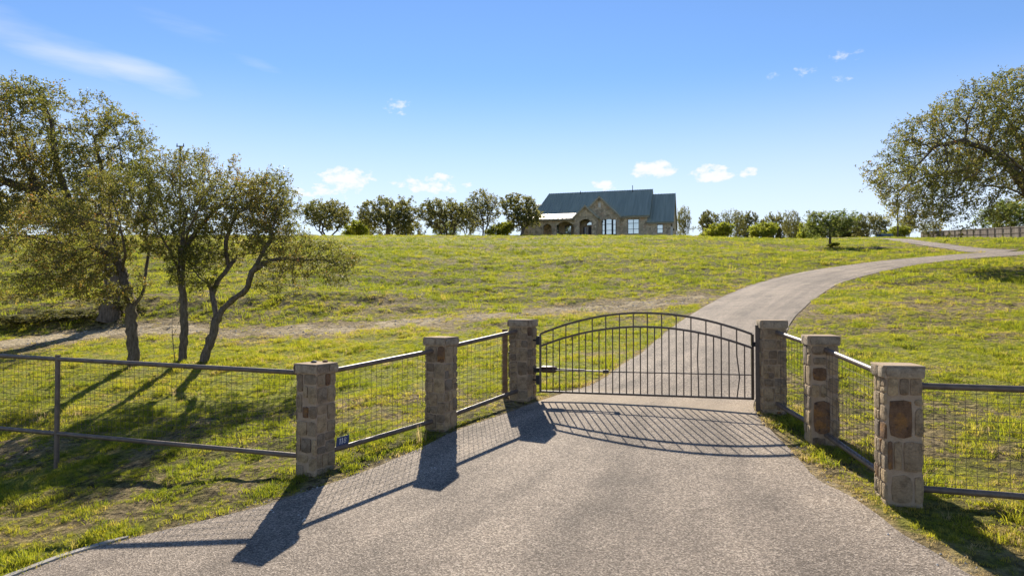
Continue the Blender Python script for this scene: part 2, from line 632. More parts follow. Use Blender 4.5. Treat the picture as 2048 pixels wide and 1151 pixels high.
m, nt, ns, ls = new_mat("green_roof")
tc = nd(nt, "ShaderNodeTexCoord").outputs["Object"]
mp = nd(nt, "ShaderNodeMapping")
mp.inputs["Scale"].default_value = (2.2, 0.15, 0.15)
ls.new(tc, mp.inputs[0])
c = ramp(nt, noise(nt, 1.4, 3, mp.outputs[0]), [(0.3, (0.27, 0.305, 0.245)), (0.7, (0.37, 0.40, 0.32))])
bsdf(nt, c, 0.6, 0.0, 0.2)
M["green_roof"] = m
plain("silver_roof", (0.40, 0.37, 0.34), rough=0.55, metal=0.4, spec=0.5, vary=0.08)

m, nt, ns, ls = new_mat("window_glass")
tc = nd(nt, "ShaderNodeTexCoord").outputs["Object"]
c = ramp(nt, noise(nt, 0.7, 2, tc), [(0.3, (0.50, 0.58, 0.60)), (0.7, (0.62, 0.68, 0.68))])
bsdf(nt, c, 0.06, 0.85, 0.5)
M["window_glass"] = m

m, nt, ns, ls = new_mat("weathered_fence")
geo = nd(nt, "ShaderNodeNewGeometry").outputs["Position"]
mp = nd(nt, "ShaderNodeMapping")
mp.inputs["Scale"].default_value = (6.5, 6.5, 0.25)
ls.new(geo, mp.inputs[0])
c = ramp(nt, noise(nt, 1.0, 3, mp.outputs[0], 0.7), [(0.3, (0.12, 0.095, 0.075)), (0.5, (0.22, 0.18, 0.15)), (0.7, (0.33, 0.28, 0.24))])
bsdf(nt, c, 0.9, 0, 0.15)
M["weathered_fence"] = m

# ------------------------------------------------------------------ terrain
A0, BX, CY = -3.315, 0.05, 0.105


def ground(X, Y):
    """smooth height of the hill, metres relative to the eye"""
    X = np.asarray(X, float)
    Y = np.asarray(Y, float)
    Ys = np.maximum(Y, 1.0)
    u = np.clip(X / Ys, -3, 3)
    t = sstep(26, 62, Y)
    bx = BX * X * np.where(X < 0, 1 - t, 1.0)
    bx = np.clip(bx, -4, 4)
    wc = 1 - sstep(0.22, 0.52, u)
    e = wc * sstep(26, 88, Y) * (2.5 - np.clip(BX * X, 0, 2.5))
    dip = np.clip(-0.075 * (-X - 2.6), -0.62, 0) * sstep(21, 13, Y)
    bank = (1 - sstep(-0.35, -0.02, u)) * (0.75 * sstep(27.5, 32, Y) - 0.75 * sstep(40, 80, Y))
    base = A0 + bx + CY * Y + e + bank + dip
    # brow of the hill: the ground levels off behind it
    k = 0.0952 - 0.0036 * sstep(0.35, 0.6, u)
    wr = sstep(0.46, 0.60, u)
    flat = 8.15 + 0.012 * np.maximum(Y - 86, 0)
    yc = 90 - 22 * sstep(0.45, 0.75, u)
    rise = k * Y - (0.05 - 0.036 * sstep(0.5, 0.6, u)) * np.maximum(Y - yc, 0)
    rise = np.minimum(rise, 12.5)
    ceil = flat * (1 - wr) + rise * wr
    # smooth minimum
    s = 0.22
    h = np.clip(0.5 + 0.5 * (ceil - base) / s, 0, 1)
    z = ceil * (1 - h) + base * h - s * h * (1 - h)
    # land falls away far behind and stays gentle behind the camera
    z = z - 16 * sstep(180, 900, np.hypot(X, np.maximum(Y, 0)))
    z = np.where(Y < 2, A0 + bx + dip + CY * 2 + 0.02 * (Y - 2), z)
    return z


def g(x, y):
    return float(ground(x, y))


def hit(px, py, ymax=140.0):
    """where the sight line through a photo pixel meets the hill"""
    u = (px - 1024) / FPX
    k = (600 - py) / FPX
    ys = np.linspace(3.0, ymax, 6000)
    d = k * ys - ground(u * ys, ys)
    i = np.argmax(d < 0)
    if d[i] >= 0:
        i = int(np.argmin(d))
    y = float(ys[i])
    return (u * y, y, g(u * y, y))


def cat(pts, n):
    """Catmull-Rom through 2D points, evenly resampled"""
    P = np.array(pts, float)
    P = np.vstack([2 * P[0] - P[1], P, 2 * P[-1] - P[-2]])
    out = []
    for i in range(1, len(P) - 2):
        p0, p1, p2, p3 = P[i - 1], P[i], P[i + 1], P[i + 2]
        t0 = 0.0
        t1 = t0 + np.linalg.norm(p1 - p0) ** 0.5 + 1e-9
        t2 = t1 + np.linalg.norm(p2 - p1) ** 0.5 + 1e-9
        t3 = t2 + np.linalg.norm(p3 - p2) ** 0.5 + 1e-9
        t = np.linspace(t1, t2, 24, endpoint=False)[:, None]
        a1 = (t1 - t) / (t1 - t0) * p0 + (t - t0) / (t1 - t0) * p1
        a2 = (t2 - t) / (t2 - t1) * p1 + (t - t1) / (t2 - t1) * p2
        a3 = (t3 - t) / (t3 - t2) * p2 + (t - t2) / (t3 - t2) * p3
        b1 = (t2 - t) / (t2 - t0) * a1 + (t - t0) / (t2 - t0) * a2
        b2 = (t3 - t) / (t3 - t1) * a2 + (t - t1) / (t3 - t1) * a3
        out.append((t2 - t) / (t2 - t1) * b1 + (t - t1) / (t2 - t1) * b2)
    out.append(P[-2][None])
    out = np.vstack(out)
    d = np.r_[0, np.cumsum(np.hypot(*np.diff(out, axis=0).T))]
    s = np.linspace(0, d[-1], n)
    return np.c_[np.interp(s, d, out[:, 0]), np.interp(s, d, out[:, 1])]


def H2(l):
    return [hit(a, b)[:2] for a, b in l]


NS = 520
left_edge = [(-26, -8), (-17, 0.5), (-9.2, 4.6), (-7.0, 6.0)] + H2([(37, 1149), (128, 1114), (231, 1083), (377, 1048), (560, 1000), (713, 948), (838, 897), (918, 858), (1012, 826), (1065, 806)]) + \
    H2([(1126, 787), (1187, 767), (1243, 730), (1287, 702), (1331, 664), (1369, 638), (1433, 600), (1500, 571), (1560, 554), (1640, 538), (1760, 522), (1870, 512), (1960, 505), (2048, 502)])
right_edge = [(22, -8), (14, 0.2), (8.0, 3.2), (5.6, 4.4), (4.6, 5.2)] + H2([(1933, 1146), (1861, 1098), (1802, 1066), (1754, 1028), (1699, 991), (1636, 960), (1597, 920), (1562, 881), (1539, 858), (1506, 820)]) + \
    H2([(1522, 776), (1545, 722), (1566, 680), (1585, 640), (1610, 613), (1640, 590), (1690, 563), (1770, 542), (1850, 527), (1940, 517), (2048, 510)])
for e, ex in ((left_edge, 1), (right_edge, 1)):
    a, b = np.array(e[-2]), np.array(e[-1])
    dv = (b - a) / np.linalg.norm(b - a)
    e.append(tuple(b + dv * 12))
    e.append(tuple(b + dv * 30))
LE = cat(left_edge, NS)
RE = cat(right_edge, NS)
spur_l = cat(H2([(2010, 504), (1945, 504), (1900, 498), (1865, 493), (1825, 487), (1790, 482), (1762, 477.5)]) + [(hit(1762, 477.5)[0] - 3, hit(1762, 477.5)[1] + 16)], 70)
spur_r = cat(H2([(2044, 500), (1990, 498), (1945, 494), (1905, 489), (1870, 484.5), (1835, 480), (1812, 477.2)]) + [(hit(1812, 477.2)[0] - 3, hit(1812, 477.2)[1] + 16)], 70)
track_pts = cat(H2([(-160, 702), (0, 690), (150, 673), (300, 661), (500, 661), (700, 654), (900, 640), (1100, 621), (1300, 606), (1425, 600)]), 90)


def inside(poly, X, Y):
    r = np.zeros(X.shape, bool)
    x0, y0 = poly[-1]
    for x1, y1 in poly:
        c = ((y1 > Y) != (y0 > Y))
        with np.errstate(divide='ignore', invalid='ignore'):
            xi = (x0 - x1) * (Y - y1) / (y0 - y1 + 1e-12) + x1
        r ^= c & (X < xi)
        x0, y0 = x1, y1
    return r


def pdist(line, X, Y):
    """distance to a polyline"""
    d = np.full(X.shape, 1e9)
    for (ax, ay), (bx, by) in zip(line[:-1], line[1:]):
        vx, vy = bx - ax, by - ay
        L = vx * vx + vy * vy + 1e-12
        t = np.clip(((X - ax) * vx + (Y - ay) * vy) / L, 0, 1)
        d = np.minimum(d, (X - ax - t * vx) ** 2 + (Y - ay - t * vy) ** 2)
    return np.sqrt(d)


DP = np.vstack([LE[::4], RE[::-4]])
SP = np.vstack([spur_l[::2], spur_r[::-2]])


def drive_sd(X, Y):
    """signed distance to the driveway: negative on it"""
    a = np.minimum(pdist(LE[::6], X, Y), pdist(RE[::6], X, Y))
    a = np.where(inside(DP, X, Y), -a, a)
    b = np.minimum(pdist(spur_l[::3], X, Y), pdist(spur_r[::3], X, Y))
    b = np.where(inside(SP, X, Y), -b, b)
    return np.minimum(a, b)


def cover_fn(X, Y, sd):
    """how grassy (0..1), how dirt-like, how lush"""
    tr = pdist(track_pts[::3], X, Y)
    wob = fbm(X * 0.5, Y * 0.5, 5, 3) - 0.5
    dirt = sstep(2.3, 0.5, tr + wob * 2.4) * (0.52 + 0.6 * (fbm(X * 0.9, Y * 0.9, 8, 3) - 0.3))
    dirt = dirt * np.where(X > -12 , 0.8, 1.0)
    # worn soil at the road side, lower left
    bare = sstep(1.0, 0.35, np.hypot((X + 7.4) / 3.2, (Y - 9.0) / 1.5) + wob * 1.2)
    dirt = np.maximum(dirt, bare * 0.30)
    # crumbly edge of the chip seal
    edge = sstep(0.20, 0.0, sd) * 0.55
    strip = sstep(1.7, 0.5, np.abs(Y - 61.0 + 0.8 * (fbm(X * .15, 0 * X, 3, 2) - .5))) * (X < 40) * 0.75
    dirt = np.maximum(dirt, edge)
    n = fbm(X * 0.35, Y * 0.35, 21, 4)
    n2 = fbm(X * 1.6, Y * 1.6, 31, 3)
    cov = 0.27 + 0.8 * (n - 0.42) + 0.75 * (n2 - 0.45)
    # lawn right behind the fence, right of the drive, and the brow are greener
    lush = sstep(0.0, 1.0, sstep(13, 16, Y) * sstep(25, 20, Y) * (X < 6) * 1.0)
    lush = np.maximum(lush, sstep(11.5, 15, Y) * sstep(31, 24, Y) * (X > 6) * 0.9 * sstep(0.42, 0.55, fbm(X * .22, Y * .22, 77, 3)))
    lush = np.maximum(lush, sstep(64, 70, Y) * sstep(0.34, 0.55, fbm(X * .12, Y * .2, 55, 3)) * 0.95)
    lush = np.maximum(lush, 0.75 * sstep(50, 54, Y) * sstep(61, 59, Y) * (X < 30))
    lush = np.maximum(lush, sstep(30, 24, Y) * sstep(0.52, 0.66, fbm(X * .4, Y * .4, 99, 3)) * 0.7)
    cov = cov + 0.22 * sstep(12.5, 10.5, Y) * (X < 0) + 0.38 * lush + 0.26 * sstep(27, 34, Y)
    cov = cov - 1.1 * dirt - 0.7 * strip
    return np.clip(cov, 0, 1), np.clip(np.maximum(dirt, strip * 0.55), 0, 1), np.clip(lush, 0, 1)


def axis(a, b, fine0, fine1, step, grow):
    xs = list(np.arange(fine0, fine1 + 1e-6, step))
    s = step
    while xs[-1] < b:
        s *= grow
        xs.append(xs[-1] + s)
    s = step
    while xs[0] > a:
        s *= grow
        xs.insert(0, xs[0] - s)
    return np.array(xs)


gx = axis(-1600, 1600, -13, 13, 0.22, 1.03)
gy = axis(-120, 2200, 5.5, 30, 0.22, 1.022)
GX, GY = np.meshgrid(gx, gy)
FX, FY = GX.ravel(), GY.ravel()
near = (FX > -60) & (FX < 110) & (FY > -10) & (FY < 140)
SD = np.full(FX.shape, 50.0)
SD[near] = drive_sd(FX[near], FY[near])
FZ = ground(FX, FY)
bumps = (fbm(FX * 1.1, FY * 1.1, 40, 4) - 0.5) * 0.14 + (fbm(FX * 2.4, FY * 2.4, 44, 3) - 0.5) * 0.15
bumps += (fbm(FX * 0.16, FY * 0.16, 48, 3) - 0.5) * 0.5 * sstep(16, 34, FY) * sstep(80, 60, FY)
bumps += (fbm(FX * 0.45, FY * 0.6, 58, 3) - 0.5) * 0.34 * sstep(25, 32, FY) * sstep(70, 58, FY)
FZ = FZ + bumps * sstep(0.05, 1.6, SD) * sstep(88, 68, np.abs(FY))
FZ = FZ - 0.06 * sstep(-0.12, -0.7, SD)
cv, dt, lu = cover_fn(FX, FY, SD)
nx, ny = len(gx), len(gy)
idx = np.arange(nx * ny).reshape(ny, nx)
quads = np.stack([idx[:-1, :-1], idx[:-1, 1:], idx[1:, 1:], idx[1:, :-1]], -1).reshape(-1, 4)
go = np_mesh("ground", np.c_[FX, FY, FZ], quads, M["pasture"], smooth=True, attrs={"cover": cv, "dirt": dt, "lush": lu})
tag(go, kind="structure", label="grassy hillside rising to the house, patchy green and straw")
EXTRA_BUMP = None


def zt(x, y):
    """ground mesh height at a point (bilinear)"""
    i = int(np.clip(np.searchsorted(gx, x) - 1, 0, nx - 2))
    j = int(np.clip(np.searchsorted(gy, y) - 1, 0, ny - 2))
    a = (x - gx[i]) / (gx[i + 1] - gx[i])
    b = (y - gy[j]) / (gy[j + 1] - gy[j])
    Z = FZ.reshape(ny, nx)
    return float((Z[j, i] * (1 - a) + Z[j, i + 1] * a) * (1 - b) + (Z[j + 1, i] * (1 - a) + Z[j + 1, i + 1] * a) * b)


def zt_np(x, y):
    i = np.clip(np.searchsorted(gx, x) - 1, 0, nx - 2)
    j = np.clip(np.searchsorted(gy, y) - 1, 0, ny - 2)
    a = (x - gx[i]) / (gx[i + 1] - gx[i])
    b = (y - gy[j]) / (gy[j + 1] - gy[j])
    Z = FZ.reshape(ny, nx)
    return (Z[j, i] * (1 - a) + Z[j, i + 1] * a) * (1 - b) + (Z[j + 1, i] * (1 - a) + Z[j + 1, i + 1] * a) * b


def strip_mesh(name, L, Rr, off, across, label, jit=0.03):
    n = len(L)
    rng = np.random.default_rng(3)
    sL = fbm(np.arange(n) * 0.16, np.zeros(n), 5, 3) - 0.5
    sR = fbm(np.arange(n) * 0.16, np.zeros(n) + 9, 6, 3) - 0.5
    w = Rr - L
    wl_ = np.linalg.norm(w, axis=1, keepdims=True) + 1e-9
    L = L + w / wl_ * (sL[:, None] * jit * 2)
    Rr = Rr + w / wl_ * (sR[:, None] * jit * 2)
    t = np.linspace(0, 1, across)[None, :, None]
    P = L[:, None, :] * (1 - t) + Rr[:, None, :] * t
    X, Y = P[..., 0].ravel(), P[..., 1].ravel()
    tt = np.broadcast_to(t[..., 0], (n, across)).ravel()
    dist = np.hypot(X, Y)
    crown = 0.03 * (1 - (2 * tt - 1) ** 2)
    Z = ground(X, Y) + off + 0.0002 * dist + crown + (fbm(X * 0.5, Y * 0.5, 12, 3) - 0.5) * 0.02
    # worn, silty band under the gate
    gn = np.array((0.367, 0.93))
    dgate = (X - 2.3) * gn[0] + (Y - 12.45) * gn[1]
    stain = sstep(1.1, 0.1, np.abs(dgate - 0.15) + (fbm(X * 1.2, Y * 1.2, 70, 3) - .5) * 1.4) * (X < 5) * 0.9
    i = np.arange(n * across).reshape(n, across)
    q = np.stack([i[:-1, :-1], i[:-1, 1:], i[1:, 1:], i[1:, :-1]], -1).reshape(-1, 4)
    o = np_mesh(name, np.c_[X, Y, Z], q, M["chip_seal"], smooth=True, attrs={"stain": stain, "across": tt, "along": np.repeat(np.r_[0, np.cumsum(np.hypot(*np.diff(L, axis=0).T))], across)})
    tag(o, kind="structure", label=label)
    return o


strip_mesh("driveway", LE, RE, 0.012, 26, "pale chip seal driveway running through the gate and curving up right")
strip_mesh("driveway_spur", spur_l, spur_r, 0.018, 10, "chip seal branch of the driveway leading to the house")

# thin concrete edging at the lower left
ke = cat(H2([(10, 1158), (37, 1147), (128, 1112), (231, 1081.5), (262, 1073)]), 30)
b = MB()
nk = len(ke)
vs = []
for i, (x, y) in enumerate(ke):
    dx, dy = (ke[min(i + 1, nk - 1)] - ke[max(i - 1, 0)])
    L = math.hypot(dx, dy)
    ox, oy = -dy / L, dx / L
    z = g(x, y)
    wd = 0.055 * (1 if i < nk - 6 else (nk - i) / 6.0)
    vs += [(x - ox * 0.02, y - oy * 0.02, z - 0.05), (x - ox * 0.02, y - oy * 0.02, z + 0.030), (x + ox * wd, y + oy * wd, z + 0.034), (x + ox * wd, y + oy * wd, z - 0.05)]
fs = []
for i in range(nk - 1):
    for k in range(3):
        fs.append((i * 4 + k, i * 4 + k + 1, i * 4 + 5 + k, i * 4 + 4 + k))
b.add(vs, fs)
tag(b.build("concrete_edging", M["concrete"]), kind="structure", label="narrow concrete edging beside the driveway at lower left")

# ------------------------------------------------------------------ stone pillars
def split_rect(r, rng, out, depth=0):
    x0, x1, z0, z1 = r
    w, h = x1 - x0, z1 - z0
    big = max(w, h)
    stop = (w < 0.25 and h < 0.30 and rng.random() < 0.5) or (w < 0.14 and h < 0.22) or (w * h < 0.017)
    if stop:
        out.append(r)
        return
    t = rng.uniform(0.34, 0.66)
    if h > w * 1.15:
        m_ = z0 + h * t
        split_rect((x0, x1, z0, m_), rng, out, depth + 1)
        split_rect((x0, x1, m_, z1), rng, out, depth + 1)
    else:
        m_ = x0 + w * t
        split_rect((x0, m_, z0, z1), rng, out, depth + 1)
        split_rect((m_, x1, z0, z1), rng, out, depth + 1)


def stone_mesh(w, h, depth, rng, gap=0.0045):
    """irregular pillow stone, face towards -Y, centred on x,z; back at y=0"""
    n = 12
    vs = []
    hw, hh = w / 2 - gap, h / 2 - gap
    ring = []
    for k in range(n):
        a = 2 * math.pi * (k + 0.5) / n
        ca, sa = math.cos(a), math.sin(a)
        p = 8.0
        rr = (abs(ca) ** p + abs(sa) ** p) ** (-1 / p)
        j = 1 - abs(rng.gauss(0, 0.055))
        ring.append((ca * rr * hw * j, sa * rr * hh * j))
    f1 = depth * rng.uniform(0.86, 0.96)
    tilt_x = rng.uniform(-.10, .10) * depth / max(hw, .03)
    tilt_z = rng.uniform(-.10, .10) * depth / max(hh, .03)
    for x, z in ring:
        vs.append((x, 0.0, z))
    for x, z in ring:
        vs.append((x * 0.985, -f1 * rng.uniform(.84, 1.0), z * 0.985))
    ins = 0.86
    for x, z in ring:
        vs.append((x * ins, -depth * rng.uniform(.92, 1.07) - tilt_x * x - tilt_z * z, z * ins))
    vs.append((rng.uniform(-.2, .2) * hw, -depth * rng.uniform(.96, 1.08), rng.uniform(-.2, .2) * hh))
    fs = []
    for k in range(n):
        k2 = (k + 1) % n
        fs.append((k, k2, n + k2, n + k))
        fs.append((n + k, n + k2, 2 * n + k2, 2 * n + k))
        fs.append((2 * n + k, 2 * n + k2, 3 * n))
    me = bpy.data.meshes.new("stone")
    me.from_pydata(vs, [], fs)
    me.polygons.foreach_set("use_smooth", [True] * len(me.polygons))
    me.set_sharp_from_angle(angle=R(38))
    me.update()
    return me


def pillar(name, x, y, azd, seed, label, custom=None, H=1.53, W=0.40, rust_p=0.03):
    rng = random.Random(seed)
    z0 = min(zt(x + dx, y + dy) for dx in (-.2, .2) for dy in (-.2, .2))
    zc = g(x, y)
    root = empty("stone_pillar", (x, y, zc), -R(azd))
    tag(root, label, "pillar", "stone pillars flanking the gate")
    base = min(z0 - zc, 0) - 0.12
    D = 0.03                     # stone thickness proud of the core
    c = W / 2 - D
    capz = H - 0.125
    b = MB().box(-c - 0.015, c + 0.015, -c - 0.015, c + 0.015, base, capz - 0.002)
    b.build("mortar_core", M["mortar"], root)
    for fi in range(4):
        rects = []
        if custom and fi in custom:
            for (u0, u1, v0, v1, mt) in custom[fi]:
                rects.append((-c + (W - D) * u0 - 0.0, -c + (W - D) * u1, base + (capz - base) * (1 - v1), base + (capz - base) * (1 - v0), mt))
        else:
            o = []
            zz = base
            split_rect((-c, c + D, base, capz - 0.004), rng, o)
            rects = [(a, b_, p, q, "rust_stone" if rng.random() < rust_p else "stone") for a, b_, p, q in o]
        for (a, b_, p, q, mt) in rects:
            me = stone_mesh(b_ - a, q - p, D * rng.uniform(0.75, 1.12), rng)
            s = link("stone", me, M[mt], root)
            rot = Matrix.Rotation(fi * math.pi / 2, 4, 'Z')
            s.matrix_local = rot @ Matrix.Translation(((a + b_) / 2, -c - 0.004, (p + q) / 2))
    # cap: mortar slab ringed with edge stones
    CW = 0.225
    MB().box(-CW + 0.018, CW - 0.018, -CW + 0.018, CW - 0.018, capz - 0.004, H - 0.004).build("cap_slab", M["mortar"], root)
    for fi in range(4):
        n = rng.choice((1, 2, 2, 3))
        cuts = [0] + sorted(rng.uniform(0.25 + 0.33 * k, 0.42 + 0.33 * k) if n == 3 else rng.uniform(.35, .65) for k in range(n - 1)) + [1]
        for k in range(n):
            a = -CW + 0.028 + (2 * CW - 0.028) * cuts[k]
            b_ = -CW + 0.028 + (2 * CW - 0.028) * cuts[k + 1]
            me = stone_mesh(b_ - a, 0.125, 0.022, rng, 0.0025)
            s = link("cap_stone", me, M["cap_stone"], root)
            s.matrix_local = Matrix.Rotation(fi * math.pi / 2, 4, 'Z') @ Matrix.Translation(((a + b_) / 2, -CW + 0.0195, capz + 0.0625))
    top = MB()
    e = CW - 0.004
    rr = [(-e, -e), (e, -e), (e, e), (-e, e)]
    vs = [(px_, py_, H - 0.003) for px_, py_ in rr] + [(px_ * .97, py_ * .97, H + 0.012) for px_, py_ in rr]
    top.add(vs, [(0, 1, 5, 4), (1, 2, 6, 5), (2, 3, 7, 6), (3, 0, 4, 7), (4, 5, 6, 7), (3, 2, 1, 0)])
    top.build("cap_top", M["mortar"], root)
    return root


S, RS = "stone", "rust_stone"
front_r3 = [(0, .33, 0, .135, S), (.34, .62, 0, .13, S), (.63, 1, 0, .13, S), (.03, .72, .15, .44, RS), (.75, 1, .15, .20, S), (.75, 1, .21, .43, S), (0, .15, .45, .67, RS),
            (.17, .41, .45, .67, S), (.43, 1, .45, .68, S), (.08, .70, .69, .90, S), (.73, 1, .70, .90, S), (0, .45, .91, 1, S), (.46, 1, .91, 1, S)]
front_r2 = [(0, .5, 0, .09, S), (.52, 1, 0, .10, S), (.05, .55, .11, .18, S), (.57, 1, .11, .27, S), (.03, .58, .20, .33, RS), (.60, 1, .29, .44, S), (0, .3, .35, .48, S), (.32, .58, .35, .48, S),
            (.04, .70, .50, .82, RS), (.73, 1, .46, .66, S), (.73, 1, .67, .84, S), (0, .52, .84, 1, S), (.54, 1, .86, 1, S)]
front_l1 = [(0, .30, 0, .17, S), (.31, 1, 0, .10, S), (.31, .55, .11, .22, S), (.57, 1, .11, .27, S), (0, .26, .18, .36, S), (.28, .60, .29, .40, RS), (.62, 1, .28, .40, S), (0, .55, .42, .56, S),
            (.57, 1, .42, .56, S), (0, .2, .57, .70, S), (.22, .75, .57, .71, S), (.77, 1, .57, .72, S), (0, .6, .72, .80, S), (.62, 1, .73, .86, S), (0, .35, .81, 1, S), (.37, .75, .87, 1, S), (.77, 1, .87, 1, S)]
PL1 = (-2.82, 9.85)
PL2 = (-1.20, 11.6)
PL3 = (0.21, 13.28)
PR1 = (4.42, 11.62)
PR2 = (4.49, 9.95)
PR3 = (4.42, 7.85)
pillar("p", *PL1, 29, 11, "stone pillar at the left end of the left wing, dark rocks lying on its cap", {0: front_l1})
pillar("p", *PL2, 29, 12, "middle stone pillar of the left wing, between two mesh panels")
pillar("p", *PL3, 29, 18, "stone pillar carrying the left hinges of the arched gate")
pillar("p", *PR1, 11, 14, "stone pillar right of the gate behind the square steel latch post")
pillar("p", *PR2, 11, 15, "middle stone pillar of the right wing with a big rust brown stone low down", {0: front_r2}, rust_p=0.05)
pillar("p", *PR3, 11, 16, "nearest stone pillar at lower right with a large rust coloured stone", {0: front_r3})

# ------------------------------------------------------------------ pipe fences with wire mesh
def fence_panel(label, pa, pb, ha, hb, la, lb, posts=(), rail_r=0.037, seed=0, skip_a=0.16, skip_b=0.16, group=None):
    """pa->pb ground points; ha/hb top rail height above ground; la/lb bottom rail height"""
    rng = random.Random(seed)
    A = Vector((pa[0], pa[1], g(*pa)))
    B = Vector((pb[0], pb[1], g(*pb)))
    root = empty("pipe_fence", A)
    tag(root, label, "fence", "brown pipe rail fence panels with wire mesh")
    ta, tb = A + Vector((0, 0, ha)), B + Vector((0, 0, hb))
    ba, bb = A + Vector((0, 0, la)), B + Vector((0, 0, lb))
    MB().tube([ta, tb], rail_r, 14).build("rail", M["pipe"], root, True, A)
    MB().tube([ba, bb], rail_r, 14).build("rail", M["pipe"], root, True, A)
    d = (B - A)
    L = math.hypot(d.x, d.y)
    mb = MB()
    back = Vector((-d.y, d.x, 0)).normalized() * 0.03
    if back.y < 0:
        back = -back
    s0, s1 = skip_a, L - skip_b
    n = int((s1 - s0) / 0.102)
    for i in range(n + 1):
        s = (s0 + i * 0.102 + rng.uniform(-.004, .004)) / L
        p, q = ba.lerp(bb, s) + back, ta.lerp(tb, s) + back
        p.z -= 0.0
        q.z -= 0.02
        mid = p.lerp(q, .5) + Vector((rng.uniform(-.006, .006), 0, 0))
        mb.tube([p, mid, q], 0.0030, 3, False)
    nh = int((ha - la) / 0.102)
    for k in range(1, nh + 1):
        f = (k * 0.102 - 0.03) / (ha - la)
        if f > 0.97:
            continue
        pts = []
        for i in range(9):
            s = (s0 + (s1 - s0) * i / 8) / L
            p = ba.lerp(bb, s).lerp(ta.lerp(tb, s), f) + back * 1.15
            p.z += rng.uniform(-.006, .006)
            pts.append(p)
        mb.tube(pts, 0.0032, 3, False)
    mb.build("wire_mesh", M["wire"], root, False, A)
    for (s, up) in posts:
        P = A.lerp(B, s / L)
        gz = zt(P.x, P.y)
        tz = ta.lerp(tb, s / L).z
        MB().tube([(P.x, P.y, gz - 0.3), (P.x, P.y, tz + up)], 0.042, 14).build("post", M["pipe"], root, True, A)
    return root


gd = Vector((PL3[0] - PR1[0], PL3[1] - PR1[1], 0)).normalized()      # along the gate, towards the left
LF_end = (PL1[0] + gd.x * 9.8, PL1[1] + gd.y * 9.8)
RF_end = (PR3[0] - gd.x * 5.5, PR3[1] - gd.y * 5.5)
fence_panel("long pipe and wire mesh fence running left from the left pillar", PL1, LF_end, -1.05 - g(*PL1), -0.98 - g(*LF_end), -2.25 - g(*PL1), -2.33 - g(*LF_end), posts=((5.42, 0.07), (9.75, 0.07)), seed=1)
fence_panel("left wing mesh panel carrying the blue number plate", PL1, PL2, 1.38, 1.33, 0.22, 0.16, seed=2)
fence_panel("left wing mesh panel next to the gate hinges", PL2, PL3, 1.34, 1.34, 0.15, 0.20, seed=3)
fence_panel("right wing mesh panel next to the latch post", PR1, PR2, 1.36, 1.36, 0.17, 0.17, seed=4)
fence_panel("right wing mesh panel between the two nearest right pillars", PR2, PR3, 1.36, 1.36, 0.15, 0.16, seed=5)
fence_panel("pipe and wire mesh fence leaving the frame at the right edge", PR3, RF_end, 1.30, 1.30, 0.14, 0.16, posts=((4.9, 0.07),), seed=6)

# ------------------------------------------------------------------ gate
gdir = -gd
GA = Vector((PL3[0], PL3[1], 0)) + gdir * 0.36
GB = Vector((PL3[0], PL3[1], 0)) + gdir * 4.21
zl, zr = -1.744, -1.680
gl = (GB - GA).length
groot = empty("arched_gate", (GA.x, GA.y, g(GA.x, GA.y)))
tag(groot, "closed brown steel driveway gate with double arched top", "gate")
go_ = Vector(groot.location)


def gp(s, h):
    p = GA + gdir * s
    return Vector((p.x, p.y, zl + (zr - zl) * s / gl + h))


def arch(s, side, peak):
    x = 2 * s / gl - 1
    return side + (peak - side) * (1 - x * x)


OUT = (1.10, 1.485)
INN = (0.865, 1.235)
BAR = 0.0115
SQ = math.pi / 4
MB().tube([gp(0, -0.02), gp(0, 1.10)], 0.029, 4, True, SQ).build("stile", M["gate_steel"], groot, False, go_)
MB().tube([gp(gl, -0.02), gp(gl, 1.10)], 0.029, 4, True, SQ).build("stile", M["gate_steel"], groot, False, go_)
for nm, (a, p) in (("outer_arch", OUT), ("inner_arch", INN)):
    MB().tube([gp(gl * i / 32, arch(gl * i / 32, a, p)) for i in range(33)], 0.027, 4, True, SQ).build(nm, M["gate_steel"], groot, False, go_)
MB().tube([gp(0, 0), gp(gl, 0)], 0.027, 4, True, SQ).build("bottom_rail", M["gate_steel"], groot, False, go_)
MB().tube([gp(0, .405), gp(gl, .405)], 0.014, 4, True, SQ).build("middle_rail", M["gate_steel"], groot, False, go_)
for i in range(1, 30):
    s = gl * i / 30
    top = arch(s, *(OUT if i % 2 == 0 else INN))
    pts = [gp(s, 0), gp(s, top * .30), gp(s, top * 0.62), gp(s, top)]
    if i == 23:
        pts[2] += gdir * -0.018
        pts[1] += gdir * -0.006
    if i == 28:
        pts[1] += gdir * 0.045
    MB().tube(pts, BAR, 6).build("bar", M["gate_steel"], groot, False, go_)
for h in (0.98, 0.22):
    b = MB().tube([gp(-0.15, h), gp(-0.02, h)], 0.016, 8)
    q = gp(-0.05, h)
    b.box(q.x - .035, q.x + .035, q.y - .035, q.y + .035, q.z - .085, q.z + .085)
    b.build("hinge", M["black_metal"], groot, False, go_)
q = gp(gl + 0.02, 0.93)
MB().box(q.x - .03, q.x + .05, q.y - .03, q.y + .03, q.z - .04, q.z + .04).build("latch", M["black_metal"], groot, False, go_)

